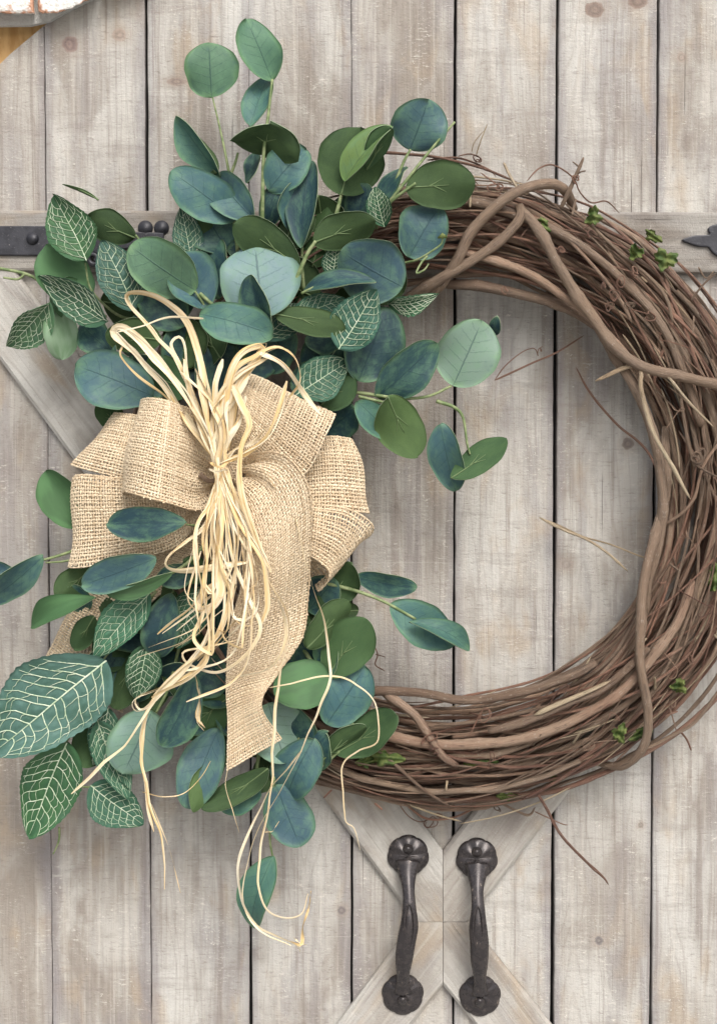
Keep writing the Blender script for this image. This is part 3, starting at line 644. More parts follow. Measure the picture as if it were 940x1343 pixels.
# green leaf scraps still on the vines
def scrap(x, y, d, w, h, rot, seed):
    r = random.Random(seed); n = 15; V = []
    for i in range(n):
        for j in range(n):
            u, v = i / (n - 1) * 2 - 1, j / (n - 1) * 2 - 1
            k = math.sqrt(max(0, 1 - u * u * .5)); l = math.sqrt(max(0, 1 - v * v * .5)); a, b = u * l * w / 2, v * k * h / 2
            at_ = math.atan2(b, a + 1e-6); lob = .95 + .20 * math.sin(3 * at_ + seed) + .13 * math.sin(5 * at_ + 2 * seed) + .10 * math.sin(11 * at_ + seed); a *= lob; b *= lob
            ca, sa = math.cos(rot), math.sin(rot)
            V.append(P(x + a * ca - b * sa, y + a * sa + b * ca, d + 5 * u * v + 4 * math.sin(3 * u + seed) + 2.5 * math.sin(7 * v + 2 * seed) + r.uniform(-.7, .7)))
    V = np.array(V); B = V + np.array([0, .5 * S, 0])
    e = [i * n for i in range(n)] + [(n - 1) * n + j for j in range(1, n)] + [i * n + n - 1 for i in range(n - 2, -1, -1)] + list(range(n - 2, 0, -1))
    F = [tuple(f) for f in grid_faces(n, n)] + [tuple(f) for f in grid_faces(n, n, False, n * n, True)] + [(e[i], e[(i + 1) % len(e)], e[(i + 1) % len(e)] + n * n, e[i] + n * n) for i in range(len(e))]
    mk('leaf_scrap', np.vstack([V, B]), F, M_scrap, wreath, WORG)
for k, a in enumerate([(710, 294, 100, 26, 16, .5), (778, 284, 96, 20, 26, .2), (855, 310, 92, 26, 14, .6), (872, 340, 96, 32, 26, .3), (833, 331, 98, 20, 20, .9), (812, 962, 98, 18, 26, .3), (840, 962, 92, 30, 14, -.4),
                       (625, 998, 80, 44, 14, 0), (505, 995, 96, 44, 20, .1), (480, 998, 90, 30, 16, -.3), (665, 1045, 66, 30, 10, 0), (720, 1020, 70, 26, 10, .1), (890, 900, 80, 20, 20, .1), (935, 760, 84, 14, 40, .1)]):
    scrap(*a, k)

# ------------------------------------------------------------------ greenery
LC = {'b': (.047, .108, .128), 'd': (.017, .051, .063), 'l': (.175, .285, .225), 'g': (.082, .178, .115), 't': (.056, .135, .118), 'p': (.165, .255, .29),  # 'p': skylight on the upturned round leaf, put into its colour
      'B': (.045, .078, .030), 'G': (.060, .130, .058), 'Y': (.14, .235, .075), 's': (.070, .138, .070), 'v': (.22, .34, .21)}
LR = random.Random(5)
def leaf_frame(bx, by, tx, ty, w, db, dt, roll, back):
    b, t_ = P(bx, by, db), P(tx, ty, dt); L = np.linalg.norm(t_ - b); a = (t_ - b) / L
    v = unit(CAM - (b + t_) / 2); s = unit(np.cross(a, v)); n = np.cross(s, a)
    s2 = s * math.cos(roll) + n * math.sin(roll); n2 = -s * math.sin(roll) + n * math.cos(roll)
    if back: s2, n2 = -s2, -n2
    return b, a, s2, n2, L, w * pix((db + dt) / 2) / max(.3, math.cos(roll))
def blade(bx, by, tx, ty, w, db, dt, roll, back, bend, cup, kind, rs, wave=.075):
    """a function (u, v) -> points of the blade's upper face, and its frame"""
    b, a, s, n, L, W = leaf_frame(bx, by, tx, ty, w, db, dt, roll, back)
    asp = W / L; p1, p2 = rs.uniform(0, 6.28), rs.uniform(0, 6.28); skew = rs.uniform(-.05, .05)
    def prof(u):
        u = np.clip(u, 0, 1)
        if kind == 'N': return np.sin(math.pi * u ** .82) ** .78 * (1 - .10 * u) * (1 + .016 * np.sin(2 * math.pi * 17 * u)) + .012
        ex = np.interp(asp, [.3, .45, .8], [.60, .52, .50]); pk = np.interp(asp, [.4, .9], [1.12, .98])
        return np.sin(math.pi * u ** pk) ** ex * (1 + .02 * np.sin(9 * u + p1)) + .01 * (1 - u)
    fold = rs.choice([1.05, 1.2, 1.7, 2.0]) if kind != 'N' else 1.6
    as1, as2, as3 = rs.uniform(-.09, .09), rs.uniform(0, 6.28), rs.uniform(.2, .5)
    def surf(u, v, lift=0.):
        hw = W / 2 * prof(u) * (1 + as1 * v * np.sin(math.pi * u) + (.035 * np.sin(6.3 * u + as2 + 2 * np.sign(v)) + .012 * np.sin(23 * u + as2 * 3)) * np.abs(v)); uu = u + skew * v * np.sin(math.pi * u)
        z = cup * 1.35 * np.abs(v) ** fold * hw + bend * L * np.sin(math.pi * u) * .5 - bend * L * .25 * u ** 2 + wave * W * np.sin(5.5 * u + p1) * v + wave * W * .6 * np.sin(9 * u + p2) * v * v - (as3 - .28) * .5 * L * np.clip(u - .6, 0, 1) ** 2 + lift
        return b + (uu * L)[..., None] * a + (v * hw)[..., None] * s + z[..., None] * n
    return surf, prof, L, W, n
def leaf(parent, org, bx, by, tx, ty, w, d, col='b', back=False, roll=None, bend=None, cup=None, tilt=None, kind='E', name='leaf'):
    rs = random.Random(int(bx * 131 + by * 17 + tx * 7 + ty)); sign = -1 if back else 1
    roll = math.radians(rs.uniform(-24, 24) if roll is None else roll)
    bend = (rs.uniform(-.14, .32)) if bend is None else bend
    cup = rs.uniform(-.04, .38) if cup is None else cup
    tilt = rs.uniform(-14, 14) if tilt is None else tilt
    db, dt = max(24, d - tilt), max(24, d + tilt)
    surf, prof, L, W, n = blade(bx, by, tx, ty, w, db, dt, roll, back, bend, cup, kind, rs)
    th = .0007
    if kind == 'N':
        nu, nv = 64, 37
        lines = nerve_lines(rs, prof, L, W)
    else:
        nu, nv = 20, 13
    u = np.linspace(0, 1, nu) ** 1.0; u = .5 - .5 * np.cos(math.pi * u) if kind != 'N' else u
    v = np.linspace(-1, 1, nv); U, VV = np.meshgrid(u, v, indexing='ij')
    lift = np.zeros_like(U)
    if kind == 'N':                                   # blade swells between the veins
        q = np.vstack([l for l, _ in lines]); qx = q[:, 0] * L; qy = q[:, 1] * W / 2 * prof(q[:, 0])
        gx = U * L; gy = VV * W / 2 * prof(U)
        dm = np.sqrt(((gx[..., None] - qx) ** 2 + (gy[..., None] - qy) ** 2).min(-1)); lift = (.0017 if W > .07 else .0014) * np.clip((dm - .0008) / (.05 * W), 0, 1)
    T = surf(U, VV, lift).reshape(-1, 3); Bt = T - n * th; m = nu * nv
    e = [i * nv for i in range(nu)] + [(nu - 1) * nv + j for j in range(1, nv)] + [i * nv + nv - 1 for i in range(nu - 2, -1, -1)] + list(range(nv - 2, 0, -1))
    e = np.array(e); e2 = np.roll(e, -1)
    F = np.vstack([grid_faces(nu, nv, False, 0, True), grid_faces(nu, nv, False, m), np.stack([e, e2, e2 + m, e + m], -1)])
    k = (nu - 1) * (nv - 1); mi = np.r_[np.zeros(k), np.ones(k), np.full(len(e), 2)]
    uv = np.stack([U.ravel(), VV.ravel()], -1); uv = np.vstack([uv, uv])
    mats = {'E': [M_ltop, M_lbot, M_ledge], 'S': [M_lplain, M_lplain, M_ledge], 'N': [M_nerve, M_lbot, M_nerve]}[kind]
    c = LC[col] if isinstance(col, str) else col
    jit = rs.uniform(.85, 1.15); c = tuple(min(1, x * jit * rs.uniform(.94, 1.06)) for x in c)
    o = mk(name, np.vstack([T, Bt]), F, mats, parent, org, uv, True, mi, None, c)
    if kind == 'N':
        Vv, Ff = [], []
        for l, wd in lines:
            l2 = resample(np.c_[l, np.zeros(len(l))], max(5, len(l)))[:, :2]
            c_ = surf(l2[:, 0], l2[:, 1], np.full(len(l2), .0010 if W > .07 else .0008)); tg = unit(np.gradient(c_, axis=0)); sd = np.cross(n, tg)
            tp = np.interp(np.linspace(0, 1, len(l2)), [0, .6, 1], [1, .75, .25])[:, None]; off = len(Vv)
            for a_, b_, c2 in zip(c_ - sd * wd * tp - n * .0004, c_ + n * .0003, c_ + sd * wd * tp - n * .0004): Vv += [a_, b_, c2]
            Ff += [tuple(f + off) for f in grid_faces(len(l2), 3)]
        mk('veins', Vv, Ff, M_nvein, o, org)
    elif kind == 'E' and back:                        # ribs standing proud on the underside
        Vv, Ff = [], []
        for l in ([(0, 0), (.25, 0), (.62, 0)], [(.33, 0), (.45, .16), (.55, .30)], [(.40, 0), (.50, -.14), (.58, -.26)]):
            q = cr(np.array(l, float), 9); c_ = surf(q[:, 0], q[:, 1], np.full(9, -th - .0002)); V, F, _ = tube(c_, np.linspace(.0008, .0002, 9) * (1 if l[0][0] == 0 else .7), 5)
            Ff += [tuple(i + len(Vv) for i in f) for f in F]; Vv += list(V)
        mk('rib', Vv, Ff, M_rib, o, org)
    return o
def nerve_lines(rs, prof, L, W):
    out = [(np.stack([np.linspace(0, .97, 26), .02 * np.sin(np.linspace(0, 5, 26))], -1), .00105)]
    sc = min(1.05, max(.45, W / .062)); out = [(out[0][0], .00066 * sc)]
    K = 10 if W > .07 else 8; lat = {}
    for sd in (-1, 1):
        for k in range(K):
            u0 = .04 + .86 * k / K + rs.uniform(-.015, .015) + (.03 if sd > 0 else 0); run = .20 * (1 - .3 * k / K)
            f = np.linspace(0, 1, 9); l = np.stack([u0 + run * f ** 1.25 + .008 * np.sin(f * 9 + k), sd * .93 * f], -1); l = l[l[:, 0] < .985]
            if len(l) > 3: lat[sd, k] = l; out.append((l, .00047 * sc))
        for k in range(K - 1):
            if (sd, k) not in lat or (sd, k + 1) not in lat: continue
            A, B = lat[sd, k], lat[sd, k + 1]
            for f in (.30, .60, .86):
                f1, f2 = f + rs.uniform(-.07, .07), f + rs.uniform(-.07, .07)
                ia, ib = min(len(A) - 1, int(f1 * (len(A) - 1) + .5)), min(len(B) - 1, int(f2 * (len(B) - 1) + .5))
                pa, pb = A[ia], B[ib]; mid = (pa + pb) / 2 + np.array([rs.uniform(-.01, .01), sd * rs.uniform(-.02, .10)])
                out.append((cr(np.array([pa, mid, pb]), 5), .00028 * sc))
    return out
def stem(parent, org, pts, r=2.2, r1=None):
    q = PS(cr(np.array(pts, float), len(pts) * 6)); V, F, UV = tube(q, np.linspace(r, r1 or r * .55, len(q)) * S, 7)
    mk('stem', V, F, M_stem, parent, org, UV)

def spray(name, label, cat, base, stems, leaves, kind='E'):
    org = P(*base)
    t_ = thing(name, label, cat, org, 'nerve plant sprigs' if kind == 'N' else 'eucalyptus sprigs')
    for s_ in stems: stem(t_, org, *s_)
    for l in leaves:
        kw = dict(l[-1]) if isinstance(l[-1], dict) else {}; a = l[:-1] if isinstance(l[-1], dict) else l
        kw.setdefault('kind', kind); leaf(t_, org, *a, **kw)
    return t_
BK = dict(back=True)
def bk(**k): return dict(back=True, **k)
E = 'eucalyptus_sprig'; EC = 'greenery'
spray(E, 'eucalyptus sprig with a single round leaf high against the upper left plank', EC, (312, 330, 95),
      [([(312, 330, 95), (305, 270, 100), (300, 225, 104), (290, 175, 102), (279, 128, 100)], 2.6, 1.0), ([(303, 228, 104), (309, 212, 108), (312, 200, 110)], 2.2, 1.4)],
      [(278, 128, 274, 55, 72, 100, 'g', dict(roll=6, bend=.05, cup=.06, tilt=2)),
       (290, 232, 230, 152, 30, 104, 't', dict(roll=35, cup=.5, tilt=8)), (284, 228, 246, 176, 34, 96, 'B', bk(roll=-20)),
       (310, 288, 224, 224, 62, 112, 'b', dict(roll=-12, cup=.1, bend=.12, tilt=10)), (334, 288, 284, 228, 48, 104, 'b', dict(roll=15)), (325, 282, 300, 255, 26, 100, 'B', bk(roll=20))])
spray(E, 'tallest eucalyptus sprig, topped by an oblong pale green leaf', EC, (345, 330, 96),
      [([(343, 330, 96), (344, 280, 104), (346, 200, 112), (352, 150, 108), (357, 104, 104)], 3.0, 1.6)],
      [(357, 106, 323, 24, 52, 104, 'g', dict(roll=-14, cup=.12, bend=.1, tilt=6)), (328, 166, 352, 98, 34, 92, 't', dict(roll=30, cup=.3)),
       (346, 203, 354, 160, 94, 118, 'B', bk(roll=0, cup=-.30, bend=.1, tilt=20)), (325, 240, 335, 200, 18, 94, 'd', dict(roll=50))])
spray(E, 'eucalyptus sprig with a big olive leaf back and a folded leaf upper centre', EC, (372, 420, 110),
      [([(370, 418, 112), (384, 378, 122), (402, 335, 128), (414, 316, 130)], 3.4, 2.0), ([(432, 320, 104), (440, 285, 106), (448, 254, 108)], 3.0, 2.2)],
      [(447, 256, 472, 167, 88, 110, 'B', bk(roll=-8, cup=.12, bend=.05, tilt=2)), (452, 238, 513, 164, 32, 124, 'Y', dict(roll=38, cup=.6, tilt=8)), (480, 222, 512, 166, 30, 126, 'G', bk(roll=-30)),
       (411, 318, 492, 289, 50, 130, 'B', bk(roll=-14, cup=.15, bend=.05, tilt=4)), (392, 350, 308, 292, 56, 116, 'B', bk(roll=14, cup=.1, tilt=4))])
spray(E, 'eucalyptus sprig reaching up right over the vines, blue leaf on top', EC, (500, 300, 92),
      [([(492, 300, 96), (510, 260, 106), (528, 215, 110), (538, 196, 110)], 2.8, 1.5), ([(505, 272, 108), (530, 240, 116), (565, 196, 112), (596, 160, 104)], 2.4, 1.4), ([(500, 275, 110), (520, 258, 122), (545, 240, 126)], 2.4, 1.6)],
      [(537, 197, 562, 130, 74, 108, 'b', dict(roll=-10, cup=.08, bend=.1)), (532, 246, 623, 240, 64, 126, 'B', bk(roll=10, cup=.12, bend=.1, tilt=4)), (536, 338, 576, 270, 66, 106, 'b', dict(roll=12, cup=.05, bend=.12)),
       (500, 270, 530, 215, 24, 100, 'd', dict(roll=45))])
spray(E, 'dark upright eucalyptus leaves in the middle of the top cluster', EC, (400, 380, 92),
      [([(398, 380, 92), (396, 330, 96), (400, 280, 98)], 2.4)],
      [(396, 326, 405, 208, 42, 106, 'd', dict(roll=28, cup=.3, bend=.08)), (352, 250, 402, 194, 56, 98, 'b', dict(roll=10)), (378, 302, 388, 238, 36, 100, 'b', dict(roll=-30)),
       (410, 350, 432, 262, 60, 92, 'G', bk(roll=10)), (300, 330, 262, 268, 62, 90, 'd', dict(roll=10)), (465, 300, 480, 240, 40, 94, 'd', dict(roll=20)), (350, 300, 372, 232, 34, 92, 'd', dict(roll=10))])
spray(E, 'eucalyptus sprig with a broad blue leaf right of the top centre', EC, (450, 400, 100),
      [([(450, 420, 96), (480, 400, 104), (510, 385, 112)], 2.6), ([(395, 385, 118), (420, 372, 122)], 2.0)],
      [(528, 376, 446, 330, 86, 124, 'b', dict(roll=10, cup=.05, bend=.12, tilt=6)), (470, 500, 508, 402, 80, 112, 'd', dict(roll=-6, cup=.06, bend=.06)), (398, 382, 492, 366, 22, 126, 'd', dict(roll=46, cup=.25)),
       (360, 412, 453, 432, 38, 138, 'B', bk(roll=14, cup=.1, tilt=2, bend=-.05)), (400, 448, 455, 440, 40, 112, 'd', dict(roll=10)), (500, 400, 530, 350, 30, 96, 'B', bk()), (430, 480, 470, 470, 60, 96, 'd', dict())])
spray(E, 'large round eucalyptus leaf, skylight painted in pale blue, with a folded leaf before it', EC, (340, 450, 110),
      [([(318, 470, 105), (335, 440, 116), (347, 418, 120)], 2.6), ([(262, 385, 120), (285, 405, 120), (300, 420, 112)], 2.6)],
      [(346, 421, 334, 317, 104, 122, 'p', dict(roll=4, cup=.03, bend=.08, tilt=-14)), (350, 440, 329, 360, 40, 136, 'd', dict(roll=36, cup=.3)), (262, 412, 358, 438, 56, 140, 't', dict(roll=14, cup=.12, bend=.2, tilt=6))])
spray(E, 'eucalyptus sprig with a lime-edged leaf beside the left hinge scroll', EC, (270, 430, 100),
      [([(280, 440, 96), (272, 408, 112), (256, 382, 124)], 2.6), ([(190, 325, 92), (178, 308, 96)], 2.2)],
      [(257, 381, 170, 322, 72, 128, 'g', dict(roll=10, cup=.08, bend=.16, tilt=6)), (268, 408, 236, 330, 64, 112, 'b', dict(roll=-14)), (178, 312, 112, 284, 42, 96, 'B', bk(roll=14, cup=.1)), (240, 430, 186, 372, 60, 102, 'd', dict()),
       (130, 262, 84, 241, 5, 90, 'B', bk(roll=20, bend=.2))])
spray(E, 'soft green leaves at the far left, under the dark strap hinge', EC, (130, 430, 88),
      [([(125, 432, 90), (100, 400, 96)], 2.0), ([(60, 380, 80), (48, 366, 84), (30, 358, 86), (0, 352, 88)], 2.2, 2.0), ([(34, 358, 86), (24, 366, 86), (5, 364, 86)], 1.8, 1.4)],
      [(112, 398, 60, 322, 68, 98, 's', dict(kind='S', roll=-10)), (74, 404, 82, 472, 46, 90, 'v', dict(kind='S', roll=10)), (118, 380, 70, 405, 56, 94, 's', dict(kind='S', roll=14))])
spray(E, 'deep blue eucalyptus leaves just above the left bow loops', EC, (235, 520, 95),
      [([(235, 530, 92), (215, 525, 100), (198, 520, 106)], 2.4)],
      [(202, 520, 98, 478, 76, 116, 'b', dict(roll=-8, cup=.08, bend=.16)), (152, 466, 102, 420, 44, 100, 'd', dict(roll=10)), (212, 446, 138, 438, 46, 116, 'B', bk(roll=10, cup=.1)), (242, 522, 196, 470, 50, 106, 'G', bk()), (160, 560, 128, 530, 34, 92, 'G', bk()),
       (270, 500, 225, 430, 70, 92, 'd', dict()), (300, 520, 270, 450, 66, 90, 'd', dict()), (290, 470, 255, 425, 50, 100, 'B', bk()), (320, 500, 350, 440, 60, 92, 'd', dict())])
spray(E, 'long eucalyptus sprig ending in a mint-green leaf inside the wreath opening', EC, (440, 520, 95),
      [([(440, 516, 95), (470, 515, 102), (520, 522, 106), (560, 520, 104), (592, 506, 102)], 2.6, 1.6), ([(470, 520, 104), (500, 527, 108), (515, 530, 110)], 2.2, 1.6), ([(572, 526, 100), (595, 534, 98), (607, 548, 96), (612, 580, 100), (616, 596, 102)], 2.6, 1.2)],
      [(594, 506, 632, 420, 82, 106, 'l', dict(roll=-6, cup=.06, bend=.06)), (648, 440, 650, 416, 16, 96, 'd', dict(roll=10)), (494, 522, 573, 450, 56, 112, 'd', dict(roll=-10, cup=.1)), (508, 520, 546, 598, 62, 118, 'Y', bk(roll=10, cup=.08)),
       (468, 526, 516, 574, 40, 104, 't', dict(roll=10)), (577, 556, 597, 644, 46, 96, 'b', dict(roll=-20, cup=.2)), (591, 628, 664, 576, 38, 106, 'G', bk(roll=16, cup=.1))])
spray(E, 'small green and blue leaves tucked behind the upper right bow loop', EC, (420, 560, 85), [([(415, 560, 85), (425, 530, 92)], 2.0)],
      [(420, 532, 463, 492, 50, 110, 'G', bk(roll=8)), (425, 570, 466, 535, 52, 86, 'd', dict(roll=6)), (380, 500, 425, 500, 50, 96, 'd', dict())])
spray(E, 'eucalyptus sprig pointing left past the bow, blue leaf at the picture edge', EC, (140, 720, 80),
      [([(140, 715, 80), (110, 718, 86), (80, 728, 90), (52, 736, 92)], 2.6, 1.6), ([(125, 722, 84), (90, 735, 88), (60, 738, 90)], 1.8, 1.2)],
      [(57, 730, -18, 792, 40, 98, 'b', dict(roll=20, cup=.2)), (20, 752, -25, 742, 24, 92, 'b', dict(roll=10)), (103, 692, 60, 617, 52, 88, 'G', dict(kind='S', roll=14)), (122, 744, 74, 786, 42, 96, 'B', bk(roll=10)),
       (127, 784, 36, 821, 30, 108, 'G', dict(kind='S', roll=-26, cup=.4)), (124, 808, 97, 852, 32, 104, 'G', bk(roll=10)), (115, 800, 90, 770, 34, 88, 'd', dict())])
spray(E, 'two dark blue eucalyptus leaves lying over the lower left bow loop', EC, (250, 720, 120),
      [([(268, 715, 130), (250, 735, 146), (228, 750, 156), (205, 758, 160)], 2.6, 1.8), ([(262, 690, 140), (245, 688, 168)], 2.0)],
      [(244, 686, 139, 686, 46, 184, 'd', dict(roll=-6, cup=.1, bend=.08)), (205, 732, 107, 768, 48, 172, 'b', dict(roll=10, cup=.08, bend=.08)), (226, 752, 140, 782, 22, 160, 's', dict(kind='S', roll=30)), (255, 745, 205, 760, 32, 140, 'd', dict()), (270, 760, 240, 735, 34, 130, 'G', bk())])
spray(E, 'eucalyptus sprig hanging lower left with a pale round leaf', EC, (250, 800, 90),
      [([(250, 800, 90), (235, 850, 98), (222, 900, 104), (205, 935, 108)], 2.6, 1.6)],
      [(226, 778, 204, 864, 50, 122, 'd', dict(roll=-10, cup=.1)), (258, 888, 213, 980, 50, 136, 'd', dict(roll=18, cup=.25, tilt=3)), (200, 932, 162, 1016, 84, 114, 'l', dict(roll=4, cup=.06, bend=.08, tilt=2)), (136, 942, 108, 1006, 52, 92, 'G', bk()),
       (240, 870, 205, 905, 44, 98, 'd', dict()), (205, 870, 195, 940, 40, 92, 'B', bk()), (170, 800, 140, 880, 60, 90, 'G', bk()), (160, 850, 120, 900, 60, 86, 'd', dict()), (285, 860, 250, 910, 60, 92, 'd', dict()), (180, 860, 150, 930, 44, 96, 'B', bk())])
spray(E, 'eucalyptus sprig below the cut end of the burlap tail, left side', EC, (300, 950, 88),
      [([(290, 900, 88), (287, 950, 96), (284, 980, 100)], 2.4), ([(345, 960, 92), (338, 1000, 98), (334, 1050, 98)], 2.8, 2.0)],
      [(287, 955, 243, 1060, 60, 112, 'b', dict(roll=-10, cup=.08)), (300, 990, 250, 1064, 32, 122, 'Y', bk(roll=24)), (352, 1008, 266, 1062, 36, 124, 'B', bk(roll=-20, cup=.2)), (342, 1034, 288, 1062, 42, 106, 't', dict(roll=10)), (298, 916, 238, 962, 62, 96, 'G', bk()), (330, 920, 290, 960, 60, 92, 'd', dict())])
spray(E, 'green and grey-green eucalyptus leaves right of the burlap tail', EC, (380, 860, 90),
      [([(390, 840, 92), (410, 870, 100), (440, 920, 106), (470, 960, 106)], 3.0, 2.0)],
      [(420, 803, 464, 738, 48, 104, 'G', bk(roll=10)), (402, 850, 458, 788, 40, 110, 'B', bk(roll=-24)), (430, 886, 482, 812, 66, 112, 'G', bk(roll=8, cup=.08)), (360, 912, 432, 882, 66, 124, 's', dict(kind='S', roll=6)), (428, 950, 480, 874, 70, 108, 'b', dict(roll=-8, cup=.06, bend=.08)),
       (405, 800, 440, 760, 50, 90, 'd', dict()), (400, 900, 440, 840, 60, 88, 'd', dict()), (380, 800, 410, 840, 60, 86, 'B', bk())])
spray(E, 'eucalyptus sprig trailing lowest, with one leaf hanging alone at the bottom', EC, (360, 920, 95),
      [([(385, 900, 92), (372, 950, 98), (362, 1000, 104), (356, 1060, 106), (354, 1100, 104), (358, 1126, 102)], 2.6, 1.2), ([(395, 960, 98), (380, 1000, 102)], 2.2)],
      [(352, 922, 374, 1000, 76, 106, 'l', dict(roll=6, cup=.06, tilt=3)), (412, 968, 374, 1048, 64, 108, 'b', dict(roll=-10, cup=.1)), (362, 1030, 394, 1110, 64, 112, 'b', dict(roll=10, cup=.08)), (359, 1122, 326, 1218, 46, 104, 't', dict(roll=-20, cup=.25)), (430, 960, 405, 1010, 46, 98, 'd', dict())])
spray(E, 'folded green eucalyptus leaf resting on the bottom left of the vines', EC, (430, 990, 95),
      [([(395, 1030, 92), (425, 1002, 104), (445, 985, 110)], 2.4, 1.8)],
      [(440, 988, 522, 938, 52, 120, 'G', bk(roll=12, cup=.1)), (416, 1002, 480, 952, 28, 116, 'B', bk(roll=-30, cup=.4))])
spray(E, 'eucalyptus sprig reaching into the wreath opening right of the bow', EC, (420, 770, 85),
      [([(410, 760, 86), (440, 768, 94), (470, 776, 98), (505, 790, 102), (545, 812, 106)], 3.0, 1.6)],
      [(466, 756, 546, 772, 32, 102, 'd', dict(roll=-20, cup=.15, bend=.12)), (512, 792, 596, 846, 56, 100, 't', dict(roll=8, cup=.12, bend=.12)), (536, 816, 619, 850, 26, 108, 't', dict(roll=32, cup=.4))])

def shade_filler(label, base, pts, seed):  # leaves added inside the clusters, deep shade painted into their dark colours
    r = random.Random(seed); L = []
    for x, y in pts:
        a = r.uniform(0, 6.28); l = r.uniform(60, 88); k = r.random()
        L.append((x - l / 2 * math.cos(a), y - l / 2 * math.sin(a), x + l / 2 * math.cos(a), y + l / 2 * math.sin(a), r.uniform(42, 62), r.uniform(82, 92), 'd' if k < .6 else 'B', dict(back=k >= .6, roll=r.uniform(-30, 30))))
    spray(E, label, EC, base, [([(base[0], base[1], base[2]), (pts[0][0], pts[0][1], 86)], 2.0)], L)
shade_filler('added eucalyptus leaves, deep shade put into their dark colour, at the heart of the top cluster', (380, 430, 80), [(300, 300), (340, 330), (385, 300), (420, 330), (455, 350), (280, 350), (230, 400), (330, 390), (380, 370), (410, 410), (470, 400), (430, 460), (480, 460), (240, 450), (180, 440), (200, 490), (360, 460), (290, 440), (420, 290), (455, 290), (260, 310), (165, 400)], 3)
shade_filler('added eucalyptus leaves, deep shade put into their dark colour, behind the raffia below the bow', (280, 760, 80), [(270, 790), (240, 830), (285, 840), (210, 860), (165, 830), (250, 890), (290, 900), (180, 890), (330, 960), (390, 850), (410, 900), (385, 960), (300, 960), (150, 780), (440, 850), (250, 940), (430, 800), (200, 800), (350, 1010)], 8)
N = 'nerve_plant_sprig'
spray(N, 'white-veined leaves at the upper left over the iron strap hinge', EC, (170, 420, 92),
      [([(175, 420, 92), (150, 410, 98), (120, 380, 100), (112, 345, 100)], 2.0), ([(140, 415, 98), (100, 405, 96), (70, 400, 92)], 1.8)],
      [(114, 342, 72, 257, 64, 112, (.042, .118, .045), dict(roll=10)), (142, 422, 52, 362, 46, 118, (.05, .13, .075), dict(roll=24, cup=.4)), (66, 396, 9, 456, 44, 100, (.085, .175, .09), dict(roll=24, cup=.4)), (176, 408, 134, 314, 62, 114, (.042, .10, .072), dict(roll=-8)), (252, 350, 238, 270, 40, 100, (.05, .12, .09), dict(roll=-14))], 'N')
spray(N, 'white-veined leaves in the centre of the top cluster above the bow', EC, (430, 470, 98), [([(440, 470, 98), (448, 456, 108)], 1.8), ([(420, 520, 100), (398, 515, 110)], 1.8)],
      [(444, 458, 494, 380, 66, 144, (.035, .10, .075), dict(roll=6, tilt=3, cup=.08)), (388, 518, 458, 474, 60, 118, (.045, .12, .08), dict(roll=6)), (384, 414, 454, 392, 40, 112, (.06, .15, .11), dict(roll=6, tilt=2, cup=.1)), (508, 398, 574, 388, 26, 112, (.05, .16, .07), dict(roll=-30)), (504, 298, 492, 244, 34, 106, (.04, .12, .06), dict(roll=10)), (436, 362, 442, 318, 30, 112, (.03, .10, .06), dict(roll=10)), (345, 445, 395, 400, 44, 104, (.035, .10, .08), dict())], 'N')
spray(N, 'largest blue-grey white-veined leaf, at the left edge below the bow', EC, (200, 780, 95), [([(205, 775, 98), (170, 820, 106), (134, 868, 112)], 2.2)],
      [(140, 866, -12, 990, 124, 136, (.080, .160, .140), dict(roll=6, cup=.05, bend=.06, tilt=6)), (197, 778, 122, 862, 54, 130, (.06, .15, .095), dict(roll=-14, cup=.2))], 'N')
spray(N, 'white-veined green leaves hanging at the lower left corner of the greenery', EC, (130, 930, 88), [([(140, 925, 90), (110, 945, 94), (86, 974, 98)], 2.0), ([(125, 1032, 92), (110, 1032, 90), (95, 1028, 88)], 1.6), ([(78, 1085, 80), (78, 1100, 78), (74, 1112, 74), (70, 1120, 70)], 1.6)],
      [(88, 974, 38, 1096, 84, 110, (.045, .125, .052), dict(roll=8, cup=.1)), (119, 1030, 188, 1082, 62, 96, (.045, .125, .075), dict(roll=-8, cup=.12)), (128, 945, 168, 1048, 50, 106, (.06, .15, .095), dict(roll=8)), (142, 928, 124, 1006, 38, 100, (.05, .14, .09), dict(roll=20))], 'N')
spray(N, 'white-veined leaves in the shade under the raffia tie', EC, (250, 770, 100), [([(262, 770, 100), (225, 820, 104), (194, 846, 108)], 1.8)],
      [(194, 844, 178, 918, 50, 116, (.045, .125, .065), dict(roll=10)), (262, 772, 232, 850, 52, 118, (.04, .115, .065), dict(roll=-10))], 'N')
# a yellow-green vine tip right of the cluster
tip = thing('vine_tip', 'yellow-green curling vine tip against the top right vines', 'vine tip', P(535, 345, 110))
VORG = P(535, 345, 110)
stem(tip, VORG, [(530, 345, 110), (548, 340, 122), (565, 330, 130), (578, 320, 132), (580, 310, 134)], 1.6, 1.0)
stem(tip, VORG, [(560, 336, 128), (552, 345, 130), (546, 358, 132), (556, 354, 134), (562, 346, 134)], 1.5, 1.0)
V, F, UV = tube(PS([(574, 312, 134), (580, 309, 137), (586, 311, 134)]), np.array([1, 4, 1]) * S, 6); mk('bud', V, F, M_scrap, tip, VORG, UV)

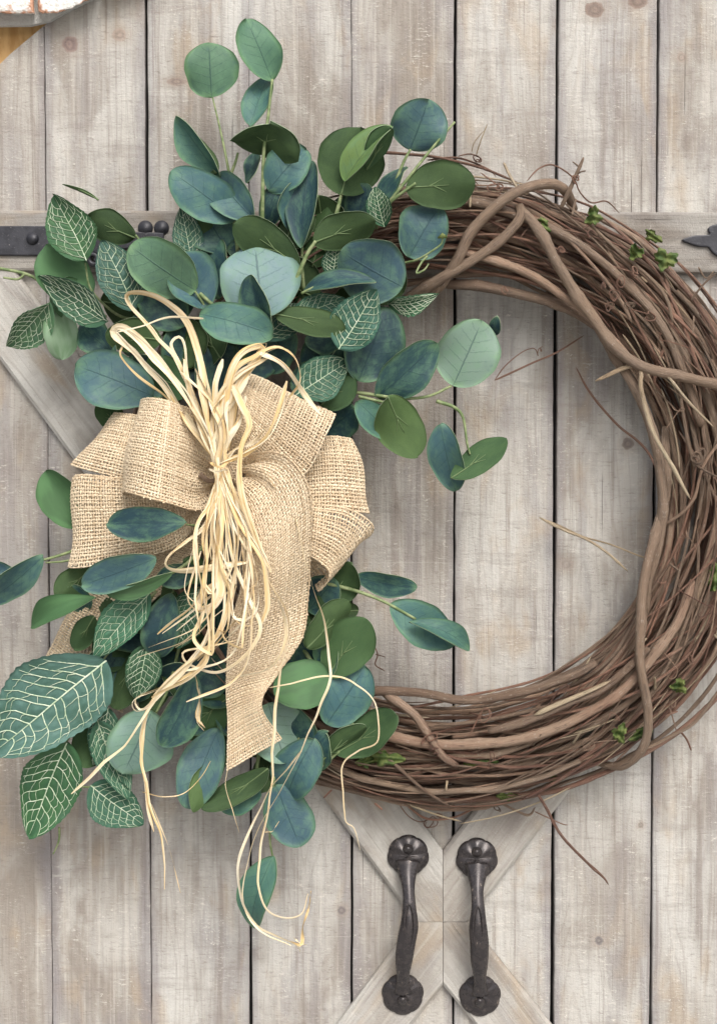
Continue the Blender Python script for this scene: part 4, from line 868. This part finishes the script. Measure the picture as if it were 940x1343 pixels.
# ------------------------------------------------------------------ burlap bow
BOW = P(292, 620, 95)
bow = thing('burlap_bow', 'natural burlap ribbon bow with six loops and two tails on the wreath', 'bow', BOW)
UP = 14.
def burlap(name, st_, per=3.65, seed=0, pinch=(1, 1), sag=0.):
    """woven ribbon: st_ = stations of its two edges; every yarn runs over and under"""
    r = np.random.default_rng(seed)
    A = np.array([[s[0], s[1], s[2] + UP] for s in st_], float); B = np.array([[s[3], s[4], s[5] + UP] for s in st_], float)
    A, B = cr(A, 160), cr(B, 160)
    C = (A + B) / 2; seg = np.r_[0, np.cumsum(np.linalg.norm(np.diff(C, axis=0), axis=1))]; L = seg[-1]
    wid = np.median(np.linalg.norm(B - A, axis=1))
    nk = int(L / per); nj = int(wid / per)
    # surface table in pixel space
    NS = 41; s_ = np.linspace(0, 1, NS)
    tt = np.linspace(0, L, 200); A2 = np.stack([np.interp(tt, seg, A[:, c]) for c in range(3)], 1); B2 = np.stack([np.interp(tt, seg, B[:, c]) for c in range(3)], 1)
    T = A2[:, None] * (1 - s_)[None, :, None] + B2[:, None] * s_[None, :, None]
    W3 = np.array([P(*p) for p in T.reshape(-1, 3)]).reshape(200, NS, 3)
    Nn = unit(np.cross(np.gradient(W3, axis=0), np.gradient(W3, axis=1)))
    f = tt / L; k = np.zeros(200)
    if pinch[0]: k += np.exp(-(f / .16) ** 2)
    if pinch[1]: k += np.exp(-((1 - f) / .16) ** 2)
    wr = k[:, None] * np.sin(s_ * 2 * math.pi * 3.0 + seed)[None] * 6 * S + sag * np.sin(math.pi * s_)[None] * S + 2.6 * S * np.sin(f[:, None] * 11 + s_[None] * 3.5 + seed) + 2.0 * S * np.sin(f[:, None] * 7 - s_[None] * 6.5 + 2 * seed)
    W3 = W3 + Nn * wr[..., None]; Nn = unit(np.cross(np.gradient(W3, axis=0), np.gradient(W3, axis=1)))
    def samp(tab, t, s):
        x = np.clip(t, 0, 1) * 199; y = np.clip(s, -.03, 1.03) * (NS - 1); i = np.minimum(x.astype(int), 198); j = np.clip(y.astype(int), 0, NS - 2); fx = (x - i)[..., None]; fy = (y - j)[..., None]
        return tab[i, j] * (1 - fx) * (1 - fy) + tab[i + 1, j] * fx * (1 - fy) + tab[i, j + 1] * (1 - fx) * fy + tab[i + 1, j + 1] * fx * fy
    Vs, Fs, As = [], [], []; off = 0
    hz = .17 * per * S
    def yarns(t, s, sign, axis):
        nonlocal off
        c = samp(W3, t, s); n = unit(samp(Nn, t, s)); c = c + n * (sign * hz)[..., None]
        tg = unit(np.gradient(c, axis=1)); sd = np.cross(n, tg)
        m, q = t.shape
        wv = per * S * (.37 + .04 * r.standard_normal((m, 1)) + .045 * r.standard_normal((m, q)))[..., None]; h = per * S * .17
        if axis:   # yarns squeezed together where the ribbon is gathered
            wloc = np.linalg.norm(samp(W3, t, np.zeros_like(s)) - samp(W3, t, np.ones_like(s)), axis=-1)[..., None] / (wid * S); wv = wv * np.clip(wloc * 1.1, .35, 1.1)
        ring = np.stack([c - sd * wv, c + n * h, c + sd * wv, c - n * h], 2)     # m,q,4,3
        Vs.append(ring.reshape(-1, 3)); g = grid_faces(q, 4, True)
        Fs.append((g[None] + (np.arange(m) * q * 4)[:, None, None]).reshape(-1, 4) + off); off += m * q * 4
        As.append(np.repeat(np.clip(.5 + .22 * r.standard_normal((m, 1)) + .12 * r.standard_normal((m, q)) + .15 * sign, 0, 1).reshape(-1), 4))
    q = nk * 2 + 1; x = np.linspace(0, nk, q)
    t = np.broadcast_to(x / nk, (nj + 1, q)); j = np.arange(nj + 1)[:, None]
    s = (j / nj) + .06 / nj * r.standard_normal((nj + 1, 1)) + .07 / nj * np.sin(x[None] * .4 + 5 * r.random((nj + 1, 1)))
    yarns(t, s, np.cos(math.pi * (x[None] + j)), True)
    q2 = nj * 2 + 1; y = np.linspace(0, nj, q2); k2 = np.arange(nk + 1)[:, None]
    t2 = k2 / nk + .06 / nk * r.standard_normal((nk + 1, 1)) + .0 * y[None]; s2 = np.broadcast_to(y / nj, (nk + 1, q2)) 
    ext = r.uniform(-.012, .022, (nk + 1, 1)); s2 = s2 * (1 + ext) - r.uniform(-.01, .02, (nk + 1, 1))
    yarns(t2, s2, -np.cos(math.pi * (y[None] + k2)), False)
    return mk(name, np.vstack(Vs), np.vstack(Fs), M_burlap, bow, BOW, None, True, None, np.concatenate(As))
KN = (290, 608, 86, 290, 632, 86)
burlap('loop', [(288, 606, 112, 286, 640, 112), (260, 548, 128, 262, 668, 136), (230, 529, 172, 216, 658, 184), (199, 522, 166, 172, 646, 176), (186, 526, 124, 158, 645, 126), (204, 542, 90, 186, 670, 84), (250, 568, 84, 240, 700, 74), KN], seed=1)
burlap('loop', [(286, 606, 98, 285, 632, 98), (215, 556, 108, 215, 640, 112), (166, 543, 106, 140, 622, 114), (152, 546, 84, 94, 609, 88), (166, 556, 62, 118, 612, 60), (230, 590, 56, 220, 640, 56), KN], seed=2)
burlap('loop', [(284, 626, 96, 282, 652, 96), (216, 630, 108, 232, 714, 112), (160, 627, 116, 166, 733, 120), (107, 623, 100, 98, 744, 104), (105, 632, 74, 97, 738, 70), (170, 642, 56, 170, 726, 56), KN], seed=3)
burlap('loop', [(297, 612, 108, 311, 628, 112), (306, 575, 134, 350, 634, 122), (313, 540, 152, 398, 622, 132), (322, 506, 148, 428, 568, 136), (329, 493, 120, 438, 544, 114), (326, 505, 90, 426, 562, 88), (316, 560, 76, 380, 610, 72), KN], seed=4)
burlap('loop', [(306, 610, 90, 306, 636, 90), (370, 590, 104, 372, 664, 106), (426, 573, 106, 432, 668, 112), (461, 577, 90, 484, 671, 95), (446, 586, 66, 470, 668, 62), (370, 600, 58, 374, 654, 58), KN], seed=5)
burlap('loop', [(308, 628, 92, 306, 650, 92), (362, 644, 114, 352, 706, 116), (406, 660, 122, 400, 724, 130), (456, 667, 116, 436, 752, 124), (488, 690, 94, 421, 777, 100), (466, 704, 66, 408, 752, 64), (380, 670, 60, 366, 712, 56), KN], seed=6)
tf = burlap('tail', [(298, 634, 118, 310, 618, 116), (305, 656, 152, 336, 596, 158), (314, 694, 176, 378, 600, 190), (321, 738, 180, 406, 646, 190), (317, 775, 166, 407, 720, 164), (303, 822, 150, 405, 785, 132), (298, 870, 138, 396, 838, 122), (297, 905, 124, 364, 884, 118), (299, 950, 116, 344, 925, 122), (298, 1010, 112, 369, 968, 114)], seed=7, pinch=(1, 0))
tb = burlap('tail', [(290, 640, 80, 300, 650, 80), (190, 720, 70, 250, 740, 70), (120, 760, 66, 190, 800, 66), (85, 815, 64, 165, 860, 64), (62, 862, 62, 160, 935, 62)], seed=8, pinch=(1, 0))
tf['label'] = 'long front tail curling down, cut on the slant'; tb['label'] = 'short tail half hidden behind the leaves at the left'
kn = burlap('knot', [(272, 628, 96, 276, 642, 96), (284, 608, 124, 290, 640, 130), (300, 606, 132, 308, 636, 136), (318, 612, 120, 322, 632, 120), (326, 618, 92, 330, 628, 92)], seed=9, pinch=(1, 1))
for pts in ([(262, 622, 150), (275, 631, 150), (290, 628, 156), (305, 632, 154)], [(296, 634, 150), (310, 628, 156), (322, 620, 152)], [(300, 640, 150), (312, 634, 154), (326, 624, 150)]):
    V, F, UV = tube(cr(PS(pts), 20), np.linspace(3.4, 2.2, 20) * S, 7); mk('wire_tie', V, F, M_vine_t, bow, BOW, UV)

# ------------------------------------------------------------------ raffia
RORG = P(287, 615, 165)
raf = thing('raffia_tie', 'bundle of pale straw raffia strands tied over the middle of the bow', 'raffia', RORG)
RR = random.Random(21)
def raffia(pts, w, dd=12., seed=None, tw=None, comp=False):
    q = np.array([(p[0], p[1], (p[2] if len(p) > 2 else 182) + dd) for p in pts], float)
    ln = np.linalg.norm(np.diff(q[:, :2], axis=0), axis=1).sum(); n = int(max(18, ln / 4.5))
    q = resample(cr(q, n * 2), n); f = np.linspace(0, 1, n)
    k1, k2, p1, p2 = RR.uniform(2, 5), RR.uniform(5, 11), RR.uniform(0, 6.3), RR.uniform(0, 6.3)
    nk_ = max(4, int(ln / 26)); kx = np.array([RR.uniform(-1, 1) for _ in range(nk_)]); ky = np.array([RR.uniform(-1, 1) for _ in range(nk_)]); xs = np.linspace(0, 1, nk_)
    q[:, 0] += 2.2 * np.interp(f, xs, kx); q[:, 1] += 1.6 * np.interp(f, xs, ky)        # small kinks
    C = PS(q); tg, a, b = frames(C)
    ang = (RR.uniform(.5, 1.5) if tw is None else tw) * np.sin(f * k1 * 1.5 + p1) + .45 * np.sin(f * k2 + p2)
    w = w * (.94 if w >= 6 else .78)
    wd = w * S * .5 * (1 + .25 * np.sin(f * k2 + p1)) * np.interp(f, [0, .04, .93, 1], [.55, 1, .9, .3])
    # frames(): a starts facing the camera; the flat of the strand turns with ang
    view = unit(CAM - C); side = unit(np.cross(tg, view)); nrm = np.cross(side, tg)
    sd = side * np.cos(ang)[:, None] + nrm * np.sin(ang)[:, None]; nn = -side * np.sin(ang)[:, None] + nrm * np.cos(ang)[:, None]
    fold = RR.uniform(-.22, .22)
    cr_ = [(-1, 0.), (-.45, fold), (0, fold * .3), (.5, fold * .8), (1, -.05)]
    V = np.concatenate([np.stack([C + sd * (x * wd)[:, None] + nn * (z * wd)[:, None] + nn * sg * .00012 for (x, z) in cr_], 1) for sg in (1, -1)], 1)   # n, 10, 3: upper and lower skin
    L = np.r_[0, np.cumsum(np.linalg.norm(np.diff(C, axis=0), axis=1))] / .01
    UV = np.stack(np.broadcast_arrays(L[:, None], np.array([c[0] for c in cr_] * 2)[None] * max(.35, w / 8)), -1).reshape(-1, 2)
    F = []
    for i in range(n - 1):
        for k in range(4):
            a0 = i * 10 + k; F.append((a0, a0 + 1, a0 + 11, a0 + 10)); a0 += 5; F.append((a0 + 10, a0 + 11, a0 + 1, a0))
    mk('strand', V.reshape(-1, 3), F, M_raffia, raf, RORG, UV, smooth=False)
    if w > 4.2 and len(pts) > 3 and not comp:        # a fibre split off along the strand
        o1, o2 = RR.uniform(-5, 5), RR.uniform(-4, 4); raffia([(p[0] + o1 * RR.uniform(.3, 1.2), p[1] + o2, (p[2] if len(p) > 2 else 182) + RR.uniform(-3, 3)) for p in pts], RR.uniform(1.0, 2.4), dd, comp=True)
raffia([(287, 618, 160), (268, 565, 168), (228, 498, 172), (190, 452, 170), (160, 430, 166), (150, 436, 160), (168, 455, 158), (215, 505, 160), (262, 575, 158)], 9)
raffia([(287, 615, 160), (272, 545, 168), (264, 478, 168), (250, 428, 168), (224, 400, 165), (186, 384, 160), (166, 386, 152), (170, 402, 148), (200, 432, 148), (240, 490, 152), (272, 570, 156)], 8)
raffia([(268, 418, 176), (220, 417, 178), (185, 428, 178), (152, 436, 172)], 3)
raffia([(160, 452, 156), (157, 466, 156), (180, 492, 158), (215, 518, 160), (232, 540, 160)], 4)
raffia([(277, 600, 160), (258, 530, 158), (238, 482, 150), (226, 452, 142), (240, 445, 138), (250, 500, 142), (272, 580, 155)], 5)
raffia([(283, 605, 158), (276, 530, 156), (268, 480, 148), (262, 468, 142)], 4.5)
raffia([(290, 612, 160), (293, 540, 168), (301, 490, 174), (320, 463, 174), (345, 455, 170), (338, 470, 166), (312, 510, 166), (297, 590, 158)], 11, tw=.3)
raffia([(296, 560, 168), (304, 490, 174), (330, 470, 176), (362, 455, 176), (385, 470, 178), (392, 500, 180), (380, 520, 180)], 6)
raffia([(340, 462, 176), (372, 478, 180), (398, 518, 182), (420, 545, 180)], 7)
raffia([(300, 530, 172), (307, 507, 174), (318, 535, 178), (327, 559, 182), (316, 588, 184), (314, 620, 186), (320, 657, 188), (336, 705, 190), (355, 751, 188)], 8)
raffia([(290, 607, 164), (325, 592, 176), (349, 572, 182), (366, 540, 182), (377, 501, 182)], 6)
raffia([(312, 610, 170), (340, 615, 180), (362, 640, 186), (384, 668, 186), (398, 720, 186), (406, 760, 184), (428, 820, 170), (432, 890, 160), (418, 930, 156), (395, 985, 152), (365, 1040, 146), (340, 1085, 136), (325, 1130, 128), (317, 1175, 124), (335, 1215, 120), (380, 1240, 116)], 3.4)
raffia([(286, 610, 162), (280, 560, 166), (290, 520, 170), (315, 490, 172), (350, 470, 172)], 7, tw=.3)
raffia([(284, 610, 162), (264, 560, 166), (250, 520, 166), (243, 470, 160)], 7, tw=.4)
raffia([(287, 612, 162), (284, 560, 168), (282, 510, 168), (292, 470, 166)], 8, tw=.4)
raffia([(290, 608, 162), (300, 575, 168), (314, 550, 170), (322, 520, 170)], 7)
raffia([(282, 604, 160), (252, 566, 164), (236, 540, 166), (222, 520, 166)], 5)
raffia([(292, 606, 162), (310, 590, 170), (334, 580, 176), (350, 562, 176)], 6); raffia([(294, 600, 164), (298, 570, 172), (297, 540, 172), (302, 520, 172)], 5)
# below the tie
raffia([(286, 612, 166), (283, 650, 170), (268, 690, 178), (240, 712, 180), (221, 728, 180), (217, 742, 178), (236, 748, 178), (280, 743, 184), (325, 738, 188)], 8)
raffia([(290, 612, 166), (289, 680, 178), (286, 740, 186), (288, 778, 188), (276, 800, 184), (262, 795, 180), (270, 775, 180), (292, 758, 182)], 10, tw=.4)
raffia([(287, 614, 166), (279, 700, 178), (282, 770, 184), (268, 840, 176), (230, 890, 164), (196, 925, 150), (183, 930, 146), (180, 915, 146), (215, 900, 154), (250, 880, 160)], 6)
raffia([(296, 620, 168), (296, 720, 182), (300, 790, 186), (280, 840, 178), (235, 880, 166), (200, 912, 154)], 6)
raffia([(296, 625, 168), (305, 730, 186), (330, 790, 188), (340, 830, 184), (320, 862, 180), (285, 882, 172), (250, 872, 168), (240, 856, 168), (265, 850, 172), (310, 840, 180)], 5)
raffia([(293, 620, 168), (310, 700, 186), (350, 760, 188), (375, 810, 176), (372, 850, 166), (345, 880, 164), (300, 890, 166)], 5)
raffia([(290, 620, 166), (286, 720, 182), (295, 800, 186), (262, 870, 170), (215, 905, 156), (190, 940, 142), (187, 1000, 136), (198, 1060, 128), (212, 1100, 120), (216, 1165, 112)], 4.5)
raffia([(205, 910, 152), (188, 945, 144), (186, 1000, 134), (194, 1050, 128), (204, 1092, 122)], 4.5)
raffia([(215, 905, 158), (170, 968, 150), (130, 1008, 142), (94, 1040, 138)], 4.6, tw=.3)
raffia([(340, 745, 188), (361, 773, 186), (380, 822, 172), (364, 905, 160), (358, 974, 150), (354, 1052, 140), (341, 1115, 130), (340, 1160, 126), (349, 1192, 122), (372, 1204, 118), (395, 1198, 114), (405, 1172, 112)], 4.4)
raffia([(395, 985, 150), (375, 1010, 146), (351, 1040, 142), (325, 1090, 134), (312, 1130, 130), (315, 1180, 126), (334, 1213, 120), (362, 1228, 116), (388, 1240, 112), (393, 1249, 110)], 5)
raffia([(380, 1236, 112), (396, 1240, 110), (397, 1215, 110), (404, 1190, 110), (406, 1170, 112)], 5); raffia([(384, 1230, 112), (393, 1236, 110), (401, 1238, 108)], 3)
raffia([(355, 902, 162), (400, 892, 162), (434, 888, 158), (466, 896, 150), (493, 922, 142), (495, 972, 134), (470, 985, 130), (451, 1003, 126), (449, 1040, 116), (452, 1076, 106), (466, 1086, 100), (474, 1116, 94)], 2.6)
raffia([(188, 1037, 130), (215, 1046, 130), (240, 1042, 130), (262, 1020, 130), (275, 998, 132)], 1.3); raffia([(198, 1055, 128), (222, 1110, 118), (236, 1172, 110)], 1.5)
raffia([(300, 1000, 130), (296, 1030, 128), (302, 1060, 124), (312, 1092, 118)], 1.0); raffia([(345, 1090, 130), (360, 1088, 126), (368, 1078, 124)], 1.0)
raffia([(252, 875, 150), (262, 910, 140), (258, 940, 132), (268, 956, 128)], 6)
raffia([(290, 625, 170), (318, 690, 186), (345, 740, 192), (352, 790, 186), (344, 820, 180)], 6)
for i in range(28):
    x0 = RR.uniform(281, 300); xm = RR.uniform(254, 338); y1 = RR.uniform(745, 845); x1 = xm + RR.uniform(-14, 26)
    p = [(x0, 613, 168), (x0 + (xm - x0) * .5, 660, 176), (xm, 705, RR.uniform(180, 192)), (x1, y1, RR.uniform(184, 194))]
    k = RR.random()
    if k < .45:      # doubles back up in a long hairpin
        p += [(x1 - RR.uniform(4, 12), y1 + 14, 188), (x1 - RR.uniform(16, 30), y1 - RR.uniform(0, 14), 186), (x1 - RR.uniform(4, 20), y1 - RR.uniform(50, 90), 182)]
    elif k < .8:     # sweeps away to the lower left
        p += [(x1 - RR.uniform(15, 35), y1 + RR.uniform(30, 50), 180), (x1 - RR.uniform(60, 90), y1 + RR.uniform(60, 90), 166)]
    raffia(p, RR.uniform(1.3, 5.8))
for i in range(5):
    raffia([(RR.uniform(278, 296), 612, 166), (RR.uniform(255, 310), RR.uniform(540, 570), 170), (RR.uniform(235, 345), RR.uniform(480, 515), 170)], RR.uniform(4, 7))
raffia([(277, 606, 172), (284, 611, 186), (292, 612, 188), (300, 607, 172)], 4, tw=.2); raffia([(275, 616, 170), (285, 618, 186), (294, 615, 188), (301, 618, 170)], 3, tw=.2)
